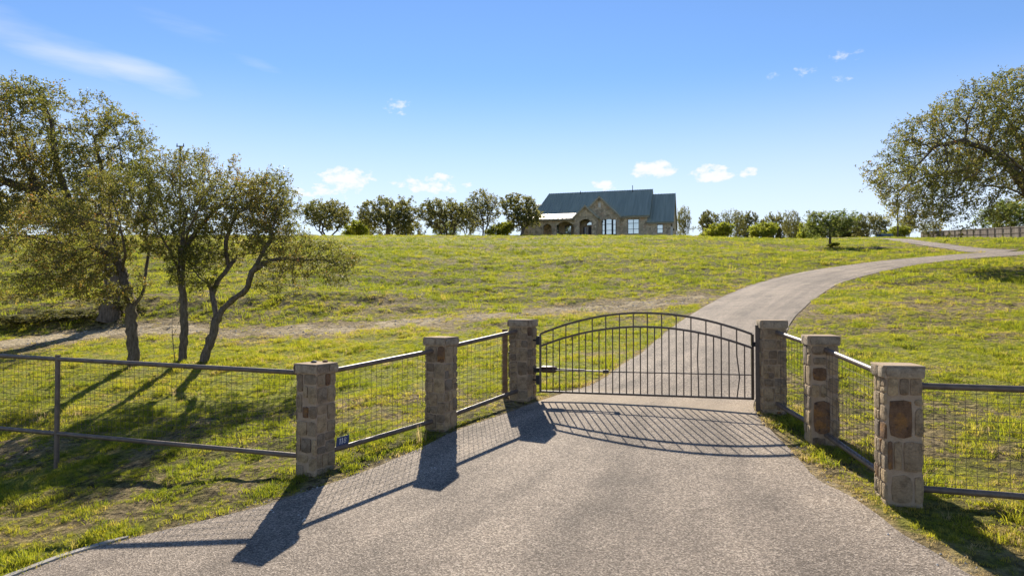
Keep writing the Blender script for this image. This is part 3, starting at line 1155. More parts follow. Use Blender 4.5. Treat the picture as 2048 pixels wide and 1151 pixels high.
# gate operator arm behind the gate
bk = Vector((0.367, 0.93, 0)) * 0.09
o1 = gp(0.02, 0.405) + bk
oroot = empty("gate_opener", o1)
tag(oroot, "slim swing gate opener arm mounted behind the gate at its hinges", "gate opener")
bx_ = MB()
q1, q2 = gp(-0.02, .42) + bk, gp(0.30, .42) + bk
bx_.tube([q1, q1.lerp(q2, .15), q1.lerp(q2, .85), q2], [0.05, 0.068, 0.068, 0.045], 8).build("motor_housing", M["operator"], oroot, True, o1)
MB().tube([gp(.28, .415) + bk, gp(.85, .408) + bk], 0.026, 10).build("arm_tube", M["black_metal"], oroot, True, o1)
MB().tube([gp(.83, .408) + bk, gp(1.25, .405) + bk], 0.014, 8).build("arm_rod", M["pipe"], oroot, True, o1)
q = gp(1.27, .405) + bk * 0.5
MB().box(q.x - .05, q.x + .05, q.y - .045, q.y + .045, q.z - .03, q.z + .03).build("bracket", M["black_metal"], oroot, False, o1)
q = gp(-0.14, .40) + bk
MB().box(q.x - .05, q.x + .12, q.y - .03, q.y + .03, q.z - .045, q.z + .045).build("post_bracket", M["black_metal"], oroot, False, o1)

# latch post by the right pillar
lp = GB + gdir * 0.085
lr = empty("latch_post", (lp.x, lp.y, g(lp.x, lp.y)))
tag(lr, "dark square steel latch post between gate and right pillar", "post")
a = MB()
ang = math.atan2(gdir.y, gdir.x)
a.tube([(0, 0, -0.2), (0, 0, 1.44)], 0.052, 4, True, SQ)
o = a.build("post_tube", M["gate_steel"], lr)
o.rotation_euler = (0, 0, ang)
a = MB().box(-0.04, 0.04, -0.04, 0.04, 1.441, 1.452)
o = a.build("post_cap", M["gate_steel"], lr)
o.rotation_euler = (0, 0, ang)

# timber post with conduit behind the left gate pillar
tp = (-0.14, 13.62)
tr_ = empty("timber_post", (tp[0], tp[1], zt(*tp)))
tag(tr_, "weathered timber post with a black conduit behind the left gate pillar", "post")
MB().box(-0.055, 0.055, -0.055, 0.055, -0.2, 1.30).build("post_shaft", M["timber_post"], tr_)
MB().tube([(0.085, -0.03, 0.35), (0.085, -0.03, 0.85)], 0.018, 8).build("conduit", M["black_metal"], tr_, True)
MB().tube([(0.055, 0.0, 1.2), (0.2, -0.08, 1.36)], 0.03, 6).build("brace", M["timber_post"], tr_)

# blue number plate leaning on the bottom rail of the left wing
A = Vector((PL1[0], PL1[1], g(*PL1) + 0.22))
B = Vector((PL2[0], PL2[1], g(*PL2) + 0.16))
dv = (B - A).normalized()
nrm = Vector((dv.y, -dv.x, 0)).normalized()
if nrm.y > 0:
    nrm = -nrm
sp = A + (B - A) * (0.44 / (B - A).length) + nrm * 0.012
sr = empty("number_plate", sp)
tag(sr, "small dark blue house number plate on the fence's bottom rail", "sign")
Wd, Hd = 0.215, 0.125
upv = (Vector((0, 0, 1)) + nrm * -0.22).normalized()
bp = sp + upv * 0.036


def plate_pt(s, h, d):
    return bp + dv * (s + h * 0.28) + upv * h + nrm * d


pb = MB()
co = [(-Wd / 2, 0), (Wd / 2, 0), (Wd / 2, Hd), (-Wd / 2, Hd)]
pb.add([plate_pt(s, h, -0.003) for s, h in co] + [plate_pt(s, h, 0.003) for s, h in co],
       [(3, 2, 1, 0), (4, 5, 6, 7), (0, 1, 5, 4), (1, 2, 6, 5), (2, 3, 7, 6), (3, 0, 4, 7)])
pb.build("plate", M["sign_blue"], sr, False, sp)


def stroke(mb, pts, w):
    for (s0, h0), (s1, h1) in zip(pts[:-1], pts[1:]):
        L = math.hypot(s1 - s0, h1 - h0)
        ex, eh = (s1 - s0) / L * w / 2, (h1 - h0) / L * w / 2
        ox, oh = -(h1 - h0) / L * w / 2, (s1 - s0) / L * w / 2
        q = [(s0 - ex + ox, h0 - eh + oh), (s0 - ex - ox, h0 - eh - oh), (s1 + ex - ox, h1 + eh - oh), (s1 + ex + ox, h1 + eh + oh)]
        mb.add([plate_pt(s, h, 0.0045) for s, h in q], [(0, 1, 2, 3)])


def ring(cx, cy, rx, ry, n=12):
    return [(cx + rx * math.cos(2 * math.pi * k / n), cy + ry * math.sin(2 * math.pi * k / n)) for k in range(n + 1)]


for nmx, cx in (("one", -0.047), ("one", -0.010)):
    mb = MB()
    stroke(mb, [(cx, 0.028), (cx, 0.100)], 0.011)
    stroke(mb, [(cx - 0.011, 0.090), (cx, 0.100)], 0.009)
    mb.build("digit", M["sign_white"], sr, False, sp)
mb = MB()
stroke(mb, ring(0.037, 0.046, 0.016, 0.018), 0.010)
stroke(mb, ring(0.037, 0.083, 0.014, 0.016), 0.010)
mb.build("digit", M["sign_white"], sr, False, sp)


def rock(name, loc, size, mat, seed, label, catg, group=None):
    rng = random.Random(seed)
    mb = MB()
    n, mrings = 8, 4
    vs = [(0, 0, -size[2])]
    for i in range(1, mrings):
        ph = math.pi * i / mrings
        for k in range(n):
            a = 2 * math.pi * k / n
            j = rng.uniform(.78, 1.1)
            vs.append((size[0] * math.sin(ph) * math.cos(a) * j, size[1] * math.sin(ph) * math.sin(a) * j, -size[2] * math.cos(ph) * j))
    vs.append((0, 0, size[2]))
    fs = []
    for k in range(n):
        fs.append((0, 1 + (k + 1) % n, 1 + k))
    for i in range(mrings - 2):
        for k in range(n):
            fs.append((1 + i * n + k, 1 + i * n + (k + 1) % n, 1 + (i + 1) * n + (k + 1) % n, 1 + (i + 1) * n + k))
    for k in range(n):
        fs.append((1 + (mrings - 2) * n + k, 1 + (mrings - 2) * n + (k + 1) % n, len(vs) - 1))
    mb.add(vs, fs)
    o = mb.build(name, M[mat])
    o.location = loc
    tag(o, label, catg, group)
    return o


zt1 = g(*PL1) + 1.53 + 0.012
rock("loose_rock", (PL1[0] - 0.04, PL1[1] + 0.03, zt1 + 0.014), (0.055, 0.045, 0.02), "dark_rock", 1, "dark grey loose rock on the left pillar's cap", "rock")
rock("loose_rock", (PL1[0] + 0.10, PL1[1] + 0.10, zt1 + 0.016), (0.045, 0.04, 0.022), "rusty_rock", 2, "brownish loose rock on the left pillar's cap", "rock")

# ------------------------------------------------------------------ trees
def resample(pts, step):
    P = np.array(pts, float)
    d = np.r_[0, np.cumsum(np.linalg.norm(np.diff(P, axis=0), axis=1))]
    n = max(2, int(d[-1] / step) + 1)
    s = np.linspace(0, d[-1], n)
    return np.c_[np.interp(s, d, P[:, 0]), np.interp(s, d, P[:, 1]), np.interp(s, d, P[:, 2])]


def ell_points(lobes, n, rng, hollow=0.35):
    vol = np.array([l[3] * l[4] * l[5] for l in lobes])
    k = rng.choice(len(lobes), n, p=vol / vol.sum())
    d = rng.normal(size=(n, 3))
    d /= np.linalg.norm(d, axis=1, keepdims=True)
    r = (hollow + (1 - hollow) * rng.random(n)) ** (1 / 2.2)
    L = np.array(lobes, float)[k]
    return L[:, :3] + d * r[:, None] * L[:, 3:6]


def vnoise3(p, seed):
    x, y, z = p.T
    iz = np.floor(z)
    f = z - iz
    f = f * f * (3 - 2 * f)
    return vnoise(x + iz * 57.3, y + iz * 31.7, seed) * (1 - f) + vnoise(x + (iz + 1) * 57.3, y + (iz + 1) * 31.7, seed) * f


def clumpy(pts, freq, seed, thr=0.42):
    """thin the crown into clumps with gaps between them"""
    n = 0.65 * vnoise3(pts * freq, seed) + 0.35 * vnoise3(pts * freq * 2.3, seed + 3)
    return pts[n > thr]


def grow(seed, paths, attr, step, infl, kill, iters=90, jit=0.28, droop=0.0):
    """space colonisation from given limb paths; paths: list of (parent_path_index, fraction, points)"""
    rng = np.random.default_rng(seed)
    pos, par = [], []
    starts = []
    for (pp, fr, pts) in paths:
        rs = resample(pts, step)
        ids = []
        if pp is None:
            prev = -1
        else:
            prev = starts[pp][min(len(starts[pp]) - 1, int(round(fr * (len(starts[pp]) - 1))))]
            rs = rs[1:] if len(rs) > 2 and np.linalg.norm(rs[0] - pos[prev]) < step * 0.6 else rs
        for i, p in enumerate(rs):
            pos.append(p + (rng.normal(0, step * 0.06, 3) if i else 0))
            par.append(prev)
            prev = len(pos) - 1
            ids.append(prev)
        starts.append(ids)
    P = np.array(pos)
    N = len(P)
    A = attr.copy()
    best = np.full(len(A), 1e9)
    bi = np.zeros(len(A), int)

    def upd(i0):
        Q = P[i0:]
        for c0 in range(0, len(Q), 400):
            q = Q[c0:c0 + 400]
            d = np.linalg.norm(A[:, None, :] - q[None], axis=2)
            j = d.argmin(1)
            dm = d[np.arange(len(A)), j]
            m_ = dm < best
            best[m_] = dm[m_]
            bi[m_] = j[m_] + i0 + c0
    upd(0)
    grown = {}
    for it in range(iters):
        keep = best > kill
        A, best, bi = A[keep], best[keep], bi[keep]
        if len(A) < 5:
            break
        act = best < infl
        if not act.any():
            act = best < best.min() + infl * 0.5
        u, inv = np.unique(bi[act], return_inverse=True)
        dv_ = A[act] - P[bi[act]]
        dv_ /= np.linalg.norm(dv_, axis=1, keepdims=True) + 1e-9
        acc = np.zeros((len(u), 3))
        np.add.at(acc, inv, dv_)
        acc /= np.linalg.norm(acc, axis=1, keepdims=True) + 1e-9
        acc += rng.normal(0, jit, acc.shape)
        acc[:, 2] -= droop
        acc /= np.linalg.norm(acc, axis=1, keepdims=True) + 1e-9
        new = P[u] + acc * step
        okm = np.array([grown.get(int(k), 0) < 4 for k in u])
        for k in u:
            grown[int(k)] = grown.get(int(k), 0) + 1
        if not okm.any():
            break
        i0 = len(P)
        P = np.vstack([P, new[okm]])
        par.extend(u[okm].tolist())
        upd(i0)
    return P, np.array(par)


def radii(par, R0, tip):
    n = len(par)
    cnt = np.zeros(n)
    haschild = np.zeros(n, bool)
    for i in range(n):
        if par[i] >= 0:
            haschild[par[i]] = True
    cnt[~haschild] = 1
    for i in range(n - 1, -1, -1):
        if par[i] >= 0:
            cnt[par[i]] += cnt[i]
    tips = max(2.0, cnt[0])
    ex = math.log(R0 / tip) / math.log(tips)
    return tip * cnt ** ex, ~haschild


def tree_mesh(name, P, par, r, mat, parent, origin, rng, flare=1.25, bumpy=0.10):
    """limbs as continuous tapering tubes"""
    n = len(P)
    main = np.full(n, -1)
    kids = [[] for _ in range(n)]
    for i in range(n):
        if par[i] >= 0:
            kids[par[i]].append(i)
    for i in range(n):
        if kids[i]:
            main[i] = max(kids[i], key=lambda k: r[k])
    chains = []
    for i in range(n):
        if par[i] < 0 or main[par[i]] != i:
            c = [] if par[i] < 0 else [par[i]]
            j = i
            while j >= 0:
                c.append(j)
                j = main[j]
            if len(c) >= 2:
                chains.append(c)
    V, F4 = [], []
    base = 0
    for c in chains:
        pts = P[c]
        rr = r[c].copy()
        if par[c[0]] >= 0 or len(c) > 1 and par[c[1]] == c[0] and main[c[0]] != c[1]:
            rr[0] = min(rr[0], rr[1] * 1.2)
        if par[c[0]] < 0:
            k = min(4, len(c))
            rr[:k] *= np.linspace(flare, 1.0, k)
        big = rr.max()
        ns = 9 if big > 0.07 else (6 if big > 0.025 else 3)
        t = np.gradient(pts, axis=0)
        t /= np.linalg.norm(t, axis=1, keepdims=True) + 1e-9
        uu = np.cross(t[0], (0.3, 0.5, 0.81) if abs(t[0][2]) < 0.8 else (1, 0, 0.1))
        ang_ = np.linspace(0, 2 * np.pi, ns, endpoint=False)
        for i in range(len(c)):
            uu = uu - t[i] * np.dot(uu, t[i])
            uu /= np.linalg.norm(uu) + 1e-9
            ww = np.cross(t[i], uu)
            rad = rr[i] * (1 + (rng.normal(0, bumpy, ns) if ns == 9 else 0))
            V.append(pts[i] + np.outer(np.cos(ang_) * rad, uu) + np.outer(np.sin(ang_) * rad, ww))
        m_ = len(c)
        i = np.arange(m_ * ns).reshape(m_, ns) + base
        q = np.stack([i[:-1], np.roll(i[:-1], -1, 1), np.roll(i[1:], -1, 1), i[1:]], -1).reshape(-1, 4)
        F4.append(q)
        base += m_ * ns
    V = np.vstack(V) - np.array(origin)
    return np_mesh(name, V, np.vstack(F4), mat, parent, smooth=True)


def leaf_mesh(name, P, par, r, mat, parent, origin, rng, rmax, per, size, spread, twig, hue_bias=0.0, up=0.25, twig_r=0.0025, aspect=0.5, twig_parent=None, twig_mat=None):
    """twigs and single leaves on the thin limbs"""
    sel = np.where(r < rmax)[0]
    sel = np.repeat(sel, twig)
    n = len(sel)
    out = P[sel] - P[np.maximum(par[sel], 0)]
    out /= np.linalg.norm(out, axis=1, keepdims=True) + 1e-9
    d = out * 0.7 + rng.normal(0, 0.75, (n, 3))
    d[:, 2] += up * 0.4
    d /= np.linalg.norm(d, axis=1, keepdims=True) + 1e-9
    ln = spread * rng.uniform(0.45, 1.15, n)
    tipp = P[sel] + d * ln[:, None]
    # twigs: slim three-sided spikes
    a = np.cross(d, rng.normal(size=(n, 3)))
    a /= np.linalg.norm(a, axis=1, keepdims=True) + 1e-9
    bvec = np.cross(d, a)
    tv = np.stack([P[sel] + a * twig_r, P[sel] - a * twig_r * .5 + bvec * twig_r * .87, P[sel] - a * twig_r * .5 - bvec * twig_r * .87, tipp], 1).reshape(-1, 3)
    ti = np.arange(n)[:, None] * 4
    tf = np.concatenate([ti + np.array([0, 1, 3]), ti + np.array([1, 2, 3]), ti + np.array([2, 0, 3])])
    tw_o = np_mesh("twigs", tv - np.array(origin), tf, twig_mat or M["bark"], twig_parent or parent)
    tag(tw_o, kind="stuff")
    # leaves
    k = np.repeat(np.arange(n), per)
    m_ = len(k)
    f = rng.uniform(0.15, 1.08, m_)
    c = P[sel][k] + d[k] * (ln[k] * f)[:, None] + rng.normal(0, spread * 0.10, (m_, 3))
    ax = rng.normal(size=(m_, 3)) + d[k] * 0.6
    ax /= np.linalg.norm(ax, axis=1, keepdims=True)
    nr = rng.normal(size=(m_, 3))
    nr[:, 2] += 0.5
    sd_ = np.cross(ax, nr)
    sd_ /= np.linalg.norm(sd_, axis=1, keepdims=True) + 1e-9
    nz = np.cross(sd_, ax)
    s = size * rng.uniform(0.6, 1.25, m_)[:, None]
    v0 = c
    v1 = c + ax * s * 0.5 + sd_ * s * aspect * 0.5 + nz * s * 0.08
    v2 = c + ax * s
    v3 = c + ax * s * 0.5 - sd_ * s * aspect * 0.5 + nz * s * 0.08
    V = np.stack([v0, v1, v2, v3], 1).reshape(-1, 3) - np.array(origin)
    Fq = np.arange(m_ * 4).reshape(m_, 4)
    # hue drifts from clump to clump
    cl = fbm(c[:, 0] * 0.9 + c[:, 2] * 0.7, c[:, 1] * 0.9 - c[:, 2] * 0.5, 7, 2)
    hue = np.clip(0.15 + 0.75 * (cl - 0.2) + rng.normal(0, 0.20, m_) + hue_bias, 0, 1)
    return np_mesh(name, V, Fq, mat, parent, attrs={"hue": np.repeat(hue, 4)})


def PX(px, py, Y):
    return ((px - 1024) / FPX * Y, Y, (600 - py) / FPX * Y)


def lobe(px, py, Y, rx, ry, rY):
    x, y, z = PX(px, py, Y)
    k = Y / FPX
    return (x, y, z, rx * k, rY, ry * k)


def build_tree(name, label, catg, group, seed, base, paths, lobes, natt, R0, tip, step, infl, kill, rmax, per, size, spread, twig, leaf="oak_leaf", hue_bias=0.0, jit=0.28, droop=0.0, aspect=0.5, twig_r=0.0025, flare=1.25, hollow=.35, freq=1.25, thr=.45):
    rng = np.random.default_rng(seed)
    attr = clumpy(ell_points(lobes, int(natt * 1.6), rng, hollow), freq, seed, thr)
    P, par = grow(seed, paths, attr, step, infl, kill, jit=jit, droop=droop)
    r, tips = radii(par, R0, tip)
    print(label, "nodes", len(P), "tips", int(tips.sum()), "thin", int((r < rmax).sum()))
    root = empty(name, base)
    tag(root, label, catg, group)
    tr = tree_mesh("trunk", P, par, r, M["bark"], root, base, rng, flare)
    leaf_mesh("crown", P, par, r, M[leaf], root, base, rng, rmax, per, size, spread, twig, hue_bias, aspect=aspect, twig_r=twig_r, twig_parent=tr)
    return root


def onz(px, py, Y):
    """point on the ground below the sight line at depth Y"""
    x = (px - 1024) / FPX * Y
    return (x, Y, zt(x, Y) - 0.06)


GRP = "young live oaks behind the left fence"
# left trunk of the three
h1 = hit(270, 727)
Y1 = h1[1]
b1 = (h1[0], Y1, zt(h1[0], Y1) - 0.08)
build_tree("oak_tree", "leftmost live oak of the three behind the fence, thick trunk forking low", "tree", GRP, 101, b1,
           [(None, 0, [b1, PX(268, 690, Y1), PX(262, 640, Y1), PX(264, 608, Y1)]),
            (0, 1.0, [PX(264, 608, Y1), PX(250, 565, Y1 + .1), PX(240, 530, Y1 + .3), PX(215, 505, Y1 + .2), PX(180, 492, Y1 - .2)]),
            (0, 0.92, [PX(266, 612, Y1), PX(285, 590, Y1 + .1), PX(291, 550, Y1 + .3), PX(297, 500, Y1 + .6), PX(290, 450, Y1 + .7)]),
            (1, 0.6, [PX(240, 530, Y1 + .3), PX(225, 470, Y1 + .9), PX(200, 420, Y1 + 1.2)]),
            (1, 0.5, [PX(245, 545, Y1 + .2), PX(250, 500, Y1 - .6), PX(240, 455, Y1 - 1.1)])],
           [lobe(170, 455, Y1, 130, 80, 1.7), lobe(235, 405, Y1 + .5, 105, 70, 1.5), lobe(90, 520, Y1, 105, 80, 1.4), lobe(190, 550, Y1 - .4, 110, 58, 1.2), lobe(120, 570, Y1 - .5, 80, 42, 1.0), lobe(40, 560, Y1 - .2, 60, 46, .9), lobe(320, 440, Y1 + .4, 65, 75, 1.2)],
           4300, 0.15, 0.0042, 0.15, 1.3, 0.22, 0.016, 10, 0.068, 0.25, 3, hue_bias=0.16, flare=1.1)
h2 = hit(365, 726)
Y2 = h2[1] + 0.3
b2 = onz(365, 726, Y2)
build_tree("oak_tree", "middle live oak of the three behind the fence, straight single trunk", "tree", GRP, 102, b2,
           [(None, 0, [b2, PX(369, 660, Y2), PX(367, 600, Y2), PX(363, 540, Y2), PX(365, 470, Y2 + .1), PX(372, 420, Y2 + .2)]),
            (0, .62, [PX(364, 555, Y2), PX(340, 500, Y2 - .4), PX(315, 465, Y2 - .8)]),
            (0, .8, [PX(365, 500, Y2), PX(400, 450, Y2 + .5), PX(440, 410, Y2 + .8)]),
            (0, .75, [PX(365, 510, Y2), PX(375, 460, Y2 - .8), PX(395, 420, Y2 - 1.3)])],
           [lobe(400, 385, Y2, 150, 80, 1.8), lobe(480, 400, Y2 + .3, 105, 75, 1.5), lobe(330, 400, Y2, 100, 75, 1.5), lobe(400, 480, Y2, 120, 55, 1.3), lobe(360, 335, Y2, 70, 40, 1.0), lobe(440, 325, Y2, 60, 36, .9)],
           3600, 0.105, 0.0042, 0.15, 1.3, 0.22, 0.016, 10, 0.066, 0.25, 3, hue_bias=0.06, flare=1.15)
h3 = hit(408, 724)
Y3 = h3[1]
b3 = (h3[0], Y3, zt(h3[0], Y3) - 0.08)
build_tree("oak_tree", "rightmost live oak of the three behind the fence, long limb reaching right", "tree", GRP, 103, b3,
           [(None, 0, [b3, PX(414, 700, Y3), PX(426, 670, Y3), PX(434, 636, Y3)]),
            (0, 1.0, [PX(434, 636, Y3), PX(450, 612, Y3), PX(474, 592, Y3 - .1), PX(494, 578, Y3 - .2), PX(502, 545, Y3 - .3), PX(518, 527, Y3 - .35), PX(560, 516, Y3 - .4), PX(612, 520, Y3 - .5)]),
            (0, 1.0, [PX(434, 636, Y3), PX(428, 605, Y3 + .1), PX(424, 572, Y3 + .3), PX(400, 556, Y3 + .5), PX(378, 530, Y3 + .6)]),
            (2, .5, [PX(426, 590, Y3 + .2), PX(436, 560, Y3 + .3), PX(455, 536, Y3 + .5), PX(475, 510, Y3 + .7), PX(520, 503, Y3 + .9)]),
            (3, .6, [PX(455, 536, Y3 + .5), PX(450, 480, Y3 + .5), PX(470, 430, Y3 + .6)]),
            (1, .62, [PX(502, 545, Y3 - .3), PX(540, 480, Y3 - .2), PX(550, 430, Y3)])],
           [lobe(640, 535, Y3 - .4, 82, 60, 1.1), lobe(640, 535, Y3 - .4, 80, 58, 1.1), lobe(590, 545, Y3 - .3, 75, 55, 1.0), lobe(660, 545, Y3 - .3, 60, 50, .8), lobe(520, 430, Y3 + .2, 72, 75, 1.2), lobe(460, 440, Y3 + .5, 80, 80, 1.2), lobe(545, 395, Y3 + .2, 55, 60, .9), lobe(555, 445, Y3 + .2, 45, 45, .8), lobe(560, 490, Y3 - .2, 75, 45, 1.0), lobe(400, 540, Y3 + .3, 70, 50, 1.0)],
           3400, 0.12, 0.0042, 0.15, 1.3, 0.22, 0.016, 10, 0.066, 0.25, 3, flare=1.15)
# sapling shoot at the middle trunk's foot
sx, sy, sz = onz(352, 724, Y2 - .2)
sroot = empty("oak_sapling", (sx, sy, sz))
tag(sroot, "thin bare sapling shoot beside the middle oak's trunk", "sapling")
MB().tube([(0, 0, 0), (-.04, 0, .35), (-.10, .02, .8), (-.12, .02, 1.15), (-.06, 0, 1.5)], [.014, .012, .010, .007, .003], 6).build("stem", M["bark"], sroot, True)
MB().tube([(-.10, .02, .8), (.02, .05, 1.05), (.12, .06, 1.4)], [.007, .005, .002], 5).build("shoot", M["bark"], sroot, True)

# big old oak further back on the left
Y0 = 29.0
b0 = onz(215, 632, Y0)
build_tree("oak_tree", "tall old live oak at the left edge, standing behind the dirt track", "tree", None, 104, b0,
           [(None, 0, [b0, PX(222, 600, Y0), PX(228, 560, Y0), PX(215, 500, Y0)]),
            (0, 1.0, [PX(215, 500, Y0), PX(170, 450, Y0 - .3), PX(120, 410, Y0 - .5), PX(75, 380, Y0 - .5), PX(30, 300, Y0)]),
            (0, .9, [PX(218, 510, Y0), PX(220, 420, Y0 + .6), PX(200, 340, Y0 + .8), PX(185, 270, Y0 + .8)]),
            (1, .4, [PX(145, 430, Y0 - .4), PX(110, 330, Y0 + .6), PX(100, 240, Y0 + .8), PX(70, 190, Y0 + .8)]),
            (0, 1.0, [PX(215, 500, Y0), PX(240, 430, Y0 - .8), PX(255, 350, Y0 - 1.2)]),
            (1, .7, [PX(75, 380, Y0 - .5), PX(0, 360, Y0 - 1), PX(-60, 320, Y0 - 1)])],
           [lobe(80, 270, Y0, 150, 100, 3.2), lobe(205, 300, Y0, 92, 90, 2.6), lobe(-30, 330, Y0, 140, 130, 3.2), lobe(90, 380, Y0, 170, 75, 3.0), lobe(230, 390, Y0, 85, 70, 2.2), lobe(60, 195, Y0 + .5, 90, 42, 1.8), lobe(185, 225, Y0 + .5, 60, 36, 1.4), lobe(30, 455, Y0 - 1, 110, 60, 2.4)],
           3800, 0.36, 0.007, 0.27, 2.2, 0.38, 0.03, 11, 0.112, 0.44, 3, hue_bias=0.02, freq=.65, thr=.44, twig_r=0.004)

# great live oak at the right edge
Y9 = 38.0
b9 = onz(2092, 520, Y9)
build_tree("oak_tree", "great spreading live oak at the right edge, limbs hanging over the board fence", "tree", None, 105, b9,
           [(None, 0, [b9, PX(2085, 450, Y9), PX(2072, 405, Y9)]),
            (0, 1.0, [PX(2072, 405, Y9), PX(2035, 380, Y9 - .5), PX(2000, 372, Y9 - 1.2)]),
            (0, 1.0, [PX(2072, 405, Y9), PX(2030, 340, Y9), PX(1985, 300, Y9 - .5), PX(1930, 280, Y9 - 1), PX(1880, 290, Y9 - 1)]),
            (0, 1.0, [PX(2072, 405, Y9), PX(2060, 320, Y9 + 1), PX(2030, 250, Y9 + 1.5), PX(1990, 200, Y9 + 2)]),
            (0, 1.0, [PX(2072, 405, Y9), PX(2110, 320, Y9 + .5), PX(2120, 230, Y9), PX(2100, 160, Y9)]),
            (0, .9, [PX(2075, 410, Y9), PX(2150, 370, Y9), PX(2230, 340, Y9), PX(2300, 340, Y9)]),
            (2, .5, [PX(1985, 300, Y9 - .5), PX(1930, 340, Y9 + 1.5), PX(1860, 350, Y9 + 2.5)]),
            (0, 1.0, [PX(2072, 405, Y9), PX(2060, 350, Y9 - 2.5), PX(2010, 300, Y9 - 5)])],
           [lobe(1905, 300, Y9, 130, 85, 3.90), lobe(1850, 350, Y9, 100, 70, 3.51), lobe(1900, 395, Y9 - 1, 110, 55, 3.51), lobe(1985, 230, Y9, 110, 80, 3.90), lobe(2075, 200, Y9, 110, 80, 3.90), lobe(2060, 310, Y9, 150, 90, 4.68),
            lobe(2200, 290, Y9, 160, 120, 4.68), lobe(1850, 420, Y9 - 1.5, 50, 32, 1.95), lobe(1810, 375, Y9 - .5, 60, 40, 2.34), lobe(1960, 420, Y9 - 2, 90, 34, 2.34), lobe(1870, 250, Y9, 60, 36, 2.34), lobe(1900, 440, Y9 - 2, 95, 26, 2.34), lobe(1840, 435, Y9 - 2, 60, 26, 1.95), lobe(1785, 340, Y9, 42, 50, 2.34)],
           5600, 0.42, 0.0095, 0.34, 2.8, 0.46, 0.036, 10, 0.13, 0.52, 3, droop=0.06, freq=.5, thr=.43, twig_r=0.005, hue_bias=-0.02)


# far trees: a few grown shapes, copied
def far_shape(seed, height, width, leaf, density=1.0, trunk_h=0.28, R0=0.22, leafs=0.20, multi=1, hue_bias=0.0, natt=620, step=0.32):
    rng = random.Random(seed)
    root = empty("oak_tree", (0, 0, 0))
    paths = []
    th = height * trunk_h
    for k in range(multi):
        a = 2 * math.pi * k / multi + rng.uniform(0, 1)
        sp = 0.35 * width * (0.25 if multi == 1 else 0.55)
        paths.append((None, 0, [(0.25 * math.cos(a) * (multi > 1), 0.25 * math.sin(a) * (multi > 1), -0.3), (sp * .3 * math.cos(a), sp * .3 * math.sin(a), th * .6), (sp * .7 * math.cos(a), sp * .7 * math.sin(a), th * 1.2)]))
    w = width / 2
    lobes = []
    for k in range(7):
        a = rng.uniform(0, 6.28)
        q = rng.uniform(.25, .62) * w
        lobes.append((q * math.cos(a), q * math.sin(a), height * rng.uniform(.40, .78), w * rng.uniform(.36, .55), w * rng.uniform(.36, .55), height * rng.uniform(.16, .26)))
    lobes.append((0, 0, height * .58, w * .74, w * .74, height * .34))
    nr = np.random.default_rng(seed)
    attr = clumpy(ell_points(lobes, int(natt * 1.5), nr, .3), .75, seed, .41)
    P, par = grow(seed, paths, attr, step, 2.6, step * 1.35, iters=60, jit=.32)
    if multi > 1:
        # several stems: thickness from the first root only, give the rest the same
        r, _ = radii(par, R0 * .8, 0.016)
        r = np.minimum(np.maximum(r, 0.016), R0)
    else:
        r, _ = radii(par, R0, 0.016)
    tr = tree_mesh("trunk", P, par, r, M["bark"], root, (0, 0, 0), nr, 1.2)
    leaf_mesh("crown", P, par, r, M[leaf], root, (0, 0, 0), nr, 0.05, max(5, int(12 * density)), leafs, 0.5, 2, hue_bias, twig_r=0.008, aspect=0.62, twig_parent=tr)
    return root


def copy_tree(o, parent=None):
    c = o.copy()
    col.objects.link(c)
    c.parent = parent
    for ch in list(o.children):
        copy_tree(ch, c)
    return c


SHAPES = {
    "round": far_shape(201, 6.0, 8.2, "far_leaf", 1.0, trunk_h=.2, multi=3, R0=.11),
    "broad": far_shape(202, 6.2, 9.6, "far_leaf", 1.3, trunk_h=.22, R0=.26),
    "airy": far_shape(203, 7.4, 7.0, "far_leaf", .6, trunk_h=.28, R0=.12, multi=2, natt=520),
    "dense": far_shape(204, 6.6, 6.6, "far_leaf", 1.5, trunk_h=.2, R0=.2, natt=640),
    "lime": far_shape(205, 3.6, 5.2, "lime_leaf", 1.5, trunk_h=.15, R0=.10, multi=3, leafs=.20, natt=380, step=.26),
    "fresh": far_shape(206, 5.2, 6.4, "fresh_leaf", 1.1, trunk_h=.34, R0=.14, leafs=.17, natt=460, step=.28),
}
usedshape = set()


def place_tree(shape, px, Y, ytop, wpx, rz, name, label, catg="tree", group=None, dz=0.0):
    src = SHAPES[shape]
    o = src if shape not in usedshape else copy_tree(src)
    usedshape.add(shape)
    x = (px - 1024) / FPX * Y
    z = g(x, Y) + dz
    o.name = name
    me = [c for c in src.children if c.name.startswith("crown")][0].data
    bb = np.array([v[:] for v in [c for c in src.children if c.name.startswith("crown")][0].bound_box])
    hgt = bb[:, 2].max()
    wid = (bb[:, 0].max() - bb[:, 0].min() + bb[:, 1].max() - bb[:, 1].min()) / 2
    H_ = (600 - ytop) / FPX * Y - z
    W_ = wpx * (1.06 if catg == 'tree' else 1.05) / FPX * Y
    o.location = (x, Y, z)
    o.rotation_euler = (0, 0, rz)
    o.scale = (W_ / wid, W_ / wid, H_ / hgt)
    for k in ("label", "category", "group"):
        if k in o:
            del o[k]
    tag(o, label, catg, group)
    return o


